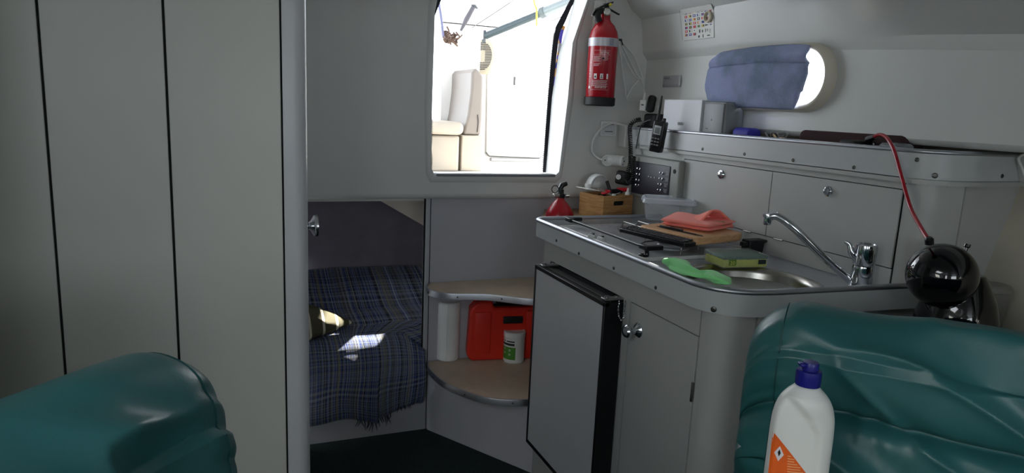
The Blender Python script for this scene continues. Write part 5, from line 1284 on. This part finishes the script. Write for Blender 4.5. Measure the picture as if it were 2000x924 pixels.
def pr_at(t):
    for (a, ra_), (c, rc_) in zip(prof, prof[1:]):
        if a <= t <= c:
            u = (t-a)/(c-a); return ra_+(rc_-ra_)*u
    return prof[-1][1]
def smooth_pr(t): return sum(pr_at(max(0, min(1, t+k*.006))) for k in range(-3, 4))/7
arch = lambda x: .955-.16*max(0, (x+.80))**1.5     # top of the pressed-in panel over the width
for i in range(NH+1):
    t_ = i/NH; s_ = smooth_pr(t_); row = []
    for k in range(NA):
        a = 2*math.pi*k/NA; x, y = sup(a, HX*s_, HY*s_+(.0 if t_ < .9 else 0))
        if t_ > .85:
            q = (t_-.85)/.15; y = y*(1-q)+math.sin(a)*s_*HX*q; x = x*(1-q)+math.cos(a)*s_*HX*q
        # pressed-in label panel on the side facing the camera (local -y)
        xn = x/HX
        if y < 0:
            inside = arch(xn)-t_
            m_ = 1/(1+math.exp(-inside/.007))*(1/(1+math.exp((xn-.30)/.05)))
            y += .0085*m_*min(1, abs(math.sin(a))*1.6)
        row.append((x, y, t_*Hs))
    rows.append(row)
b = B(BM2); b.grid(rows, cu=True, cap=True); bod = obj('bottle_body', b, M_bot, bt_, angle=180)
b = B(BM2); rcap = 23/F*dpb
M_cap = mat('blue_cap', (24, 28, 120), .3)
b.lathe([(rcap*.72, -.006), (rcap*.74, 0), (rcap*.98, .001), (rcap, .003), (rcap, .0185), (rcap*.97, .0215), (rcap*.78, .0225), (rcap*.76, .0225)], (0, 0, Hs), (0, 0, 1), 40); cap_ = obj('screw_cap', b, M_cap, bt_)
b = B(BM2); b.lathe([(rcap*.66, .022), (rcap*.66, .0305), (rcap*.60, .033), (.0001, .0335)], (.001, 0, Hs), (0, 0, 1), 36); b.rbox((-rcap*.72, -.002, Hs+.030), (.008, .012, .005), .002); obj('flip_top', b, M_cap, cap_)
# label wraps the left of the front
lab = B(BM2); rows = []
def surf(x, t_, o=.0006):
    s_ = smooth_pr(t_); hx, hy = HX*s_, HY*s_
    xx = max(-.999, min(.999, x/hx)); y = -hy*(1-abs(xx)**2.6)**(1/2.6)
    xn = x/HX; inside = arch(xn)-t_
    m_ = 1/(1+math.exp(-inside/.007))*(1/(1+math.exp((xn-.30)/.05))); a_s = min(1, (1-abs(xx)**2.6)**.5*1.6)
    return (x, y+.0085*m_*a_s-o, t_*Hs)
for i in range(15):
    r = []
    for j in range(33):
        x = HX*(-.985+1.36*j/32); top_t = .745-.24*((x/HX+.985)/1.36)**1.05
        r.append(surf(x, .06+(top_t-.06)*i/14))
    rows.append(r)
lab.grid(rows); lb_ = obj('orange_label', lab, mat('label_orange', (226, 96, 26), .45, var=.08, vs=30), bt_)
b = B(BM2)
def dia(cx, cz, w, h, o): return [surf(cx, cz+h, o), surf(cx+w, cz, o), surf(cx, cz-h, o), surf(cx-w, cz, o)]
b.face([b.v(p) for p in dia(-HX*.78, .640, HX*.13, .042, .0011)]); obj('hazard_diamond', b, mat('label_white2', (232, 226, 230), .5), lb_)
b = B(BM2); b.face([b.v(p) for p in dia(-HX*.78, .645, HX*.04, .020, .0015)]); obj('hazard_mark', b, M_dark, lb_)
b = B(BM2)
for k in range(9):
    x0_ = -HX*.55+HX*.04*k*.2; x1_ = min(HX*.32, x0_+HX*.9); z_ = .650-.014*k
    for j in range(8):
        xa, xb = x0_+(x1_-x0_)*j/8, x0_+(x1_-x0_)*(j+1)/8
        if z_+.006 < .745-.24*((xb/HX+.985)/1.36)**1.05: b.face([b.v(surf(xa, z_, .0010)), b.v(surf(xb, z_, .0010)), b.v(surf(xb, z_+.005, .0010)), b.v(surf(xa, z_+.005, .0010))])
obj('label_lines', b, mat('label_pale', (240, 176, 120), .5), lb_)
# ================================================================== COMPANIONWAY CANVAS EDGES
def strip(b, l, r, y, th=.003):
    n = len(l); A = [b.v((p.x, y, p.z)) for p in l]; C_ = [b.v((p.x, y, p.z)) for p in r]
    A2 = [b.v((p.x, y+th, p.z)) for p in l]; C2 = [b.v((p.x, y+th, p.z)) for p in r]
    for i in range(n-1):
        b.face((A[i], A[i+1], C_[i+1], C_[i])); b.face((A2[i], C2[i], C2[i+1], A2[i+1])); b.face((A[i], A2[i], A2[i+1], A[i+1])); b.face((C_[i], C_[i+1], C2[i+1], C2[i]))
    b.face((A[0], C_[0], C2[0], A2[0])); b.face((A[-1], A2[-1], C2[-1], C_[-1])); return b
YC = 2.425
cvs = thing('canvas_door', 'dark edged canvas hatch curtain with zip around the companionway', 'curtain', (1.12, YC, .95))
li = [(1060, 337), (1065, 260), (1071, 180), (1078, 100), (1084, 62), (1095, 38), (1108, 14), (1121, -12), (1130, -30)]
lo_ = [(1070, 337), (1074, 260), (1080, 180), (1087, 108), (1093, 66), (1104, 42), (1116, 14), (1130, -12), (1140, -30)]
M_can = mat('black_canvas', (22, 22, 30), .9, bump=.3, bs=200)
Li = cr([P(x, y, 'y', YC) for x, y in li], 5); Lo = cr([P(x, y, 'y', YC) for x, y in lo_], 5)
obj('zip_tape', strip(B(), Li, Lo, YC-.002), M_can, cvs)
b = B()
for i in range(0, 150):
    t_ = i/150*(len(Li)-1); k = int(t_); p = Li[k].lerp(Li[min(k+1, len(Li)-1)], t_-k)
    b.box((p.x-.0015, YC, p.z), (.005, .003, .0022))
obj('zip_teeth', b, M_can, cvs, smooth=False)
l2 = [(1069, 337), (1075, 250), (1082, 160), (1088, 108), (1093, 68), (1100, 50)]; l3 = [(1078, 337), (1084, 250), (1089, 160), (1094, 108), (1098, 72), (1104, 52)]
fabm = mat('patterned_fabric', (90, 90, 170), .9); N_, L_n = fabm.node_tree.nodes, fabm.node_tree.links
vo = N_.new('ShaderNodeTexVoronoi'); vo.inputs['Scale'].default_value = 42; tcn = N_.new('ShaderNodeTexCoord'); L_n.new(tcn.outputs['Object'], vo.inputs['Vector'])
sp_ = N_.new('ShaderNodeSeparateColor'); L_n.new(vo.outputs['Color'], sp_.inputs[0])
rr_ = N_.new('ShaderNodeValToRGB'); rr_.color_ramp.interpolation = 'CONSTANT'
for pos, c_ in ((0, (96, 90, 200)), (.3, (214, 150, 80)), (.55, (60, 70, 160)), (.75, (190, 190, 200))):
    e = rr_.color_ramp.elements[0] if pos == 0 else rr_.color_ramp.elements.new(pos); e.position = pos; e.color = [lin(q) for q in c_]+[1]
L_n.new(sp_.outputs[0], rr_.inputs[0]); L_n.new(rr_.outputs[0], N_['Principled BSDF'].inputs['Base Color'])
obj('patterned_lining', strip(B(), cr([P(x, y, 'y', YC-.006) for x, y in l2], 5), cr([P(x, y, 'y', YC-.006) for x, y in l3], 5), YC-.008), fabm, cvs)
cv2 = thing('canvas_door', 'narrow black zip edge of canvas on the left side of the companionway', 'curtain', (.65, YC, .95))
lf = [(838, 338), (839, 300), (837, 268), (840, 250), (838, 232), (838, 150), (839, 60), (846, 30), (858, 0), (868, -25)]; rf = [(842, 338), (843, 312), (841, 290), (843, 268), (843, 232), (839, 210), (840, 62), (850, 30), (861, 2), (874, -25)]
Lf = cr([P(x-8, y, 'y', YC) for x, y in lf], 4); Rf = cr([P(x, y, 'y', YC) for x, y in rf], 4)
obj('zip_tape', strip(B(), Lf, Rf, YC), M_can, cv2)
b = B()
for i in range(0, 46):
    t_ = i/46*4*4; k = int(t_); p = Rf[k].lerp(Rf[k+1], t_-k); b.box((p.x+.001, YC, p.z), (.005, .003, .0022))
obj('zip_teeth', b, M_can, cv2, smooth=False)
# ================================================================== COCKPIT SEEN THROUGH THE OPENING
ZC = .883
ya_ = 3.2
q = lambda px, py, y: P(px, py, 'y', y)
cst = thing('cockpit_seat', 'cream cockpit seat with a padded cushion seen through the companionway', 'seat', (.80, 3.45, ZC))
s1 = q(900, 264, ya_); s0x = .25; s2 = q(842, 236, ya_)
obj('seat_box', B().b2((s0x, ya_, ZC), (s1.x-.005, ya_+.75, s1.z-.004)), M_cream, cst, bevel=.01)
obj('seat_cushion', B().rbox(((s0x+s1.x+.01)/2, ya_+.36, (s1.z+s2.z)/2), (s1.x+.01-s0x, .78, s2.z-s1.z), .028, 4), M_cream, cst)
e0, e1 = q(902, 264, ya_+.02), q(943, 264, ya_+.02)
obj('seat_side_box', B().b2((e0.x, ya_+.02, ZC), (e1.x, ya_+.75, e0.z)), M_cream, cst, bevel=.006)
# upright back cushion
bb = thing('seat_back_cushion', 'upright cream padded cushion beside the cockpit locker', 'cushion', (1.10, 3.3, e0.z))
o_ = [q(x, y, ya_+.03) for x, y in ((905, 262), (914, 225), (920, 180), (922, 142), (930, 132), (944, 148), (944, 172), (942, 235), (939, 261))]
pl = [(p.x, p.z) for p in o_]; pl[0] = (pl[0][0], e0.z+.001); pl[-1] = (pl[-1][0], e0.z+.001)
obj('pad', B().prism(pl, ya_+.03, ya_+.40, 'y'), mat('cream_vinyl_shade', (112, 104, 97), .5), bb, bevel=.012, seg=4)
zp = [q(x, y, ya_+.028) for x, y in ((933, 224), (934, 240), (932, 258))]
obj('zip', B().tube(cr(zp, 4), .002, 6), M_blackm, bb)
# bulkhead with locker lid
YP = 3.55
struct('added_cockpit_cover', B().b2((-1.2, 2.46, 2.10), (2.7, 4.4, 2.12)), mat('shade_cover', (200, 200, 205), .9), smooth=False)  # unseen cover added over the cockpit to dim its surfaces
pw = B().b2((1.04, YP, ZC), (2.3, YP+.04, 1.62)); struct('wall_cockpit', pw, M_gel, smooth=False)
def lidpt(px, py): p = P(px, py, 'y', YP); return (p.x, p.z)
L4 = [lidpt(948, 297), lidpt(954, 304), lidpt(1052, 308), lidpt(1061, 300), lidpt(1073, 126), lidpt(1070, 121), lidpt(1000, 136), lidpt(950, 146)]
lk = thing('locker_lid', 'white cockpit locker lid with rounded corners and a small latch', 'locker lid', (1.45, YP, ZC+.03))
obj('lid_panel', B().prism(L4, YP-.018, YP-.004, 'y'), M_gel, lk, bevel=.005)
cl_ = [Vector((p[0], YP-.010, p[1])) for p in L4]
obj('gasket', B().tube(cl_[:5], .0045, 8), mat('gasket_grey', (96, 92, 88), .7), lk)
obj('drip_rail', B().rbox(((L4[1][0]+L4[3][0])/2+.01, YP-.010, L4[1][1]-.020), (L4[3][0]-L4[1][0], .02, .016), .004), mat('drip_rail_grey', (176, 172, 170), .5), lk)  # pale grey rail below the lid
lc = P(1005, 160, 'y', YP-.02)
obj('latch', B().rbox((lc.x, lc.y, lc.z), (.022, .014, .085), .003), mat('latch_plastic', (225, 222, 218), .4), lk)
obj('latch_slot', B().box((lc.x-.004, lc.y-.008, lc.z+.004), (.010, .004, .045)), mat('slot_grey', (70, 68, 66), .7), lk, smooth=False)
# round vent grille
vc = P(953, 110, 'y', YP-.03)
vg = thing('vent_grille', 'round cream slotted vent above the padded cockpit cushion', 'vent', (vc.x, YP, vc.z))
vr = .093
struct('trim_9', B().b2((1.04, YP, 1.615), (1.40, YP+.04, 1.80)), M_gel, smooth=False)
obj('cowl', B().lathe([(vr, 0), (vr, .020), (vr*.94, .030), (vr*.80, .032), (vr*.80, .026), (.0001, .026)], (vc.x+.0, YP-.001, vc.z), (-.90, -.43, 0), 48), mat('vent_cream', (176, 166, 144), .45), vg)
dn = Vector((-.90, -.43, 0)).normalized(); ux = Vector((0, 0, 1)).cross(dn).normalized()
b = B()
for i in range(17):
    z_ = -vr*.72+i*vr*1.44/16; hw2 = math.sqrt(max(0, (vr*.76)**2-z_**2)); c_ = Vector((vc.x, YP, vc.z))+dn*.0285+Vector((0, 0, z_))
    for s_ in (-1, 1):
        i0 = .30 if abs(z_) < vr*.3 else .04
        p0_, p1_ = c_+ux*s_*hw2*i0, c_+ux*s_*hw2
        b.tube([p0_, p1_], .0021, 4)
obj('slots', b, mat('slot_grey', (70, 68, 66), .7), vg)
# poles and ropes above the cockpit
M_pole = mat('grey_painted_pole', (52, 64, 68), .4, var=.1)
pA, pB = P(950, 70, 'y', YP-.15), P(1130, -2, 'y', YP-.9)
pA = P(949, 70, 'y', 3.35); pB = P(1140, -8, 'y', 2.95)
bm_ = thing('boom_pole', 'grey awning pole sloping across the top of the companionway', 'pole', pA)
obj('tube', B().tube([pA, pB], .017, 20), M_pole, bm_)
md_ = pA.lerp(pB, .60); dv = (pB-pA).normalized()
obj('outer_tube', B().tube([md_, pB], .0215, 20), mat('pale_pole', (120, 128, 130), .4, .3), bm_); obj('collar', B().tube([md_-dv*.01, md_+dv*.012], .026, 20), mat('collar_grey', (88, 96, 98), .5), bm_)
obj('end_plate', B().rbox(pA-dv*.012, (.012, .03, .06), .003), mat('dark_fitting', (66, 70, 72), .5), bm_)
cb_ = P(940, 66, 'y', 3.36); tag(obj('mount_block', B().rbox((cb_.x, 3.37, cb_.z), (.055, .04, .055), .006), mat('block_white', (206, 204, 214), .5)), 'white mounting block at the foot of the grey awning pole', 'block')
tube_obj('stay_wire', [P(922, 54, 'y', 3.3), P(962, 28, 'y', 3.2), P(1010, -4, 'y', 3.1)], .0022, mat('wire_grey', (90, 88, 90), .5), 'thin stay wire above the grey awning pole', 'wire')
tube_obj('stay_wire', [P(1078, 41, 'y', 3.0), P(1098, 32, 'y', 3.0)], .0022, mat('wire_grey', (90, 88, 90), .5), 'short thin wire beside the canvas zip edge', 'wire')
st_ = thing('strut', 'flat headed grey strut leaning over the cockpit', 'strut', P(900, 60, 'y', 3.4))
obj('rod', B().tube([P(900, 60, 'y', 3.4), P(911, 38, 'y', 3.38), P(925, 13, 'y', 3.36)], [.006, .013, .011], 14), mat('strut_grey', (74, 72, 78), .5), st_)
obj('head', B().tube([P(921, 10, 'y', 3.36), P(927, 12, 'y', 3.36), P(933, 17, 'y', 3.36)], [.004, .009, .003], 12), mat('dark_fitting', (66, 70, 72), .5), st_)
tube_obj('mooring_line', [P(857, 5, 'y', 3.4), P(862, 38, 'y', 3.4), P(866, 74, 'y', 3.4)], .0065, mat('lilac_rope', (96, 96, 124), .7), 'pale lilac line hanging at the left of the companionway view', 'rope')
b = B(); random.seed(4)
for k in range(9):
    c_ = P(876+random.uniform(-7, 8), 76+random.uniform(-10, 9), 'y', 3.4)
    pts = [c_+Vector((random.uniform(-.03, .03), random.uniform(-.02, .02), random.uniform(-.03, .03))) for _ in range(5)]
    b.tube(cr(pts, 5), .0042, 6)
b.tube(cr([P(873, 52, 'y', 3.4), P(877, 62, 'y', 3.39), P(874, 72, 'y', 3.4)], 5), .004, 6)
b.tube(cr([P(886, 82, 'y', 3.4), P(893, 78, 'y', 3.39), P(903, 68, 'y', 3.4)], 5), .003, 6)
tag(obj('rope_bundle', b, mat('brown_rope', (84, 64, 52), .8, var=.4, vs=80)), 'knotted bundle of brown and grey rope left of the flat headed strut', 'rope')
b = B().tube(cr([P(1042, -6, 'y', 3.05), P(1044, 8, 'y', 3.04), P(1048, 20, 'y', 3.04), P(1048, 50, 'y', 3.06)], 5), .0045, 8)
tag(obj('yellow_rope', b, mat('yellow_rope', (196, 200, 70), .8, var=.5, vs=60)), 'short yellow and black rope hanging over the grey awning pole', 'rope')
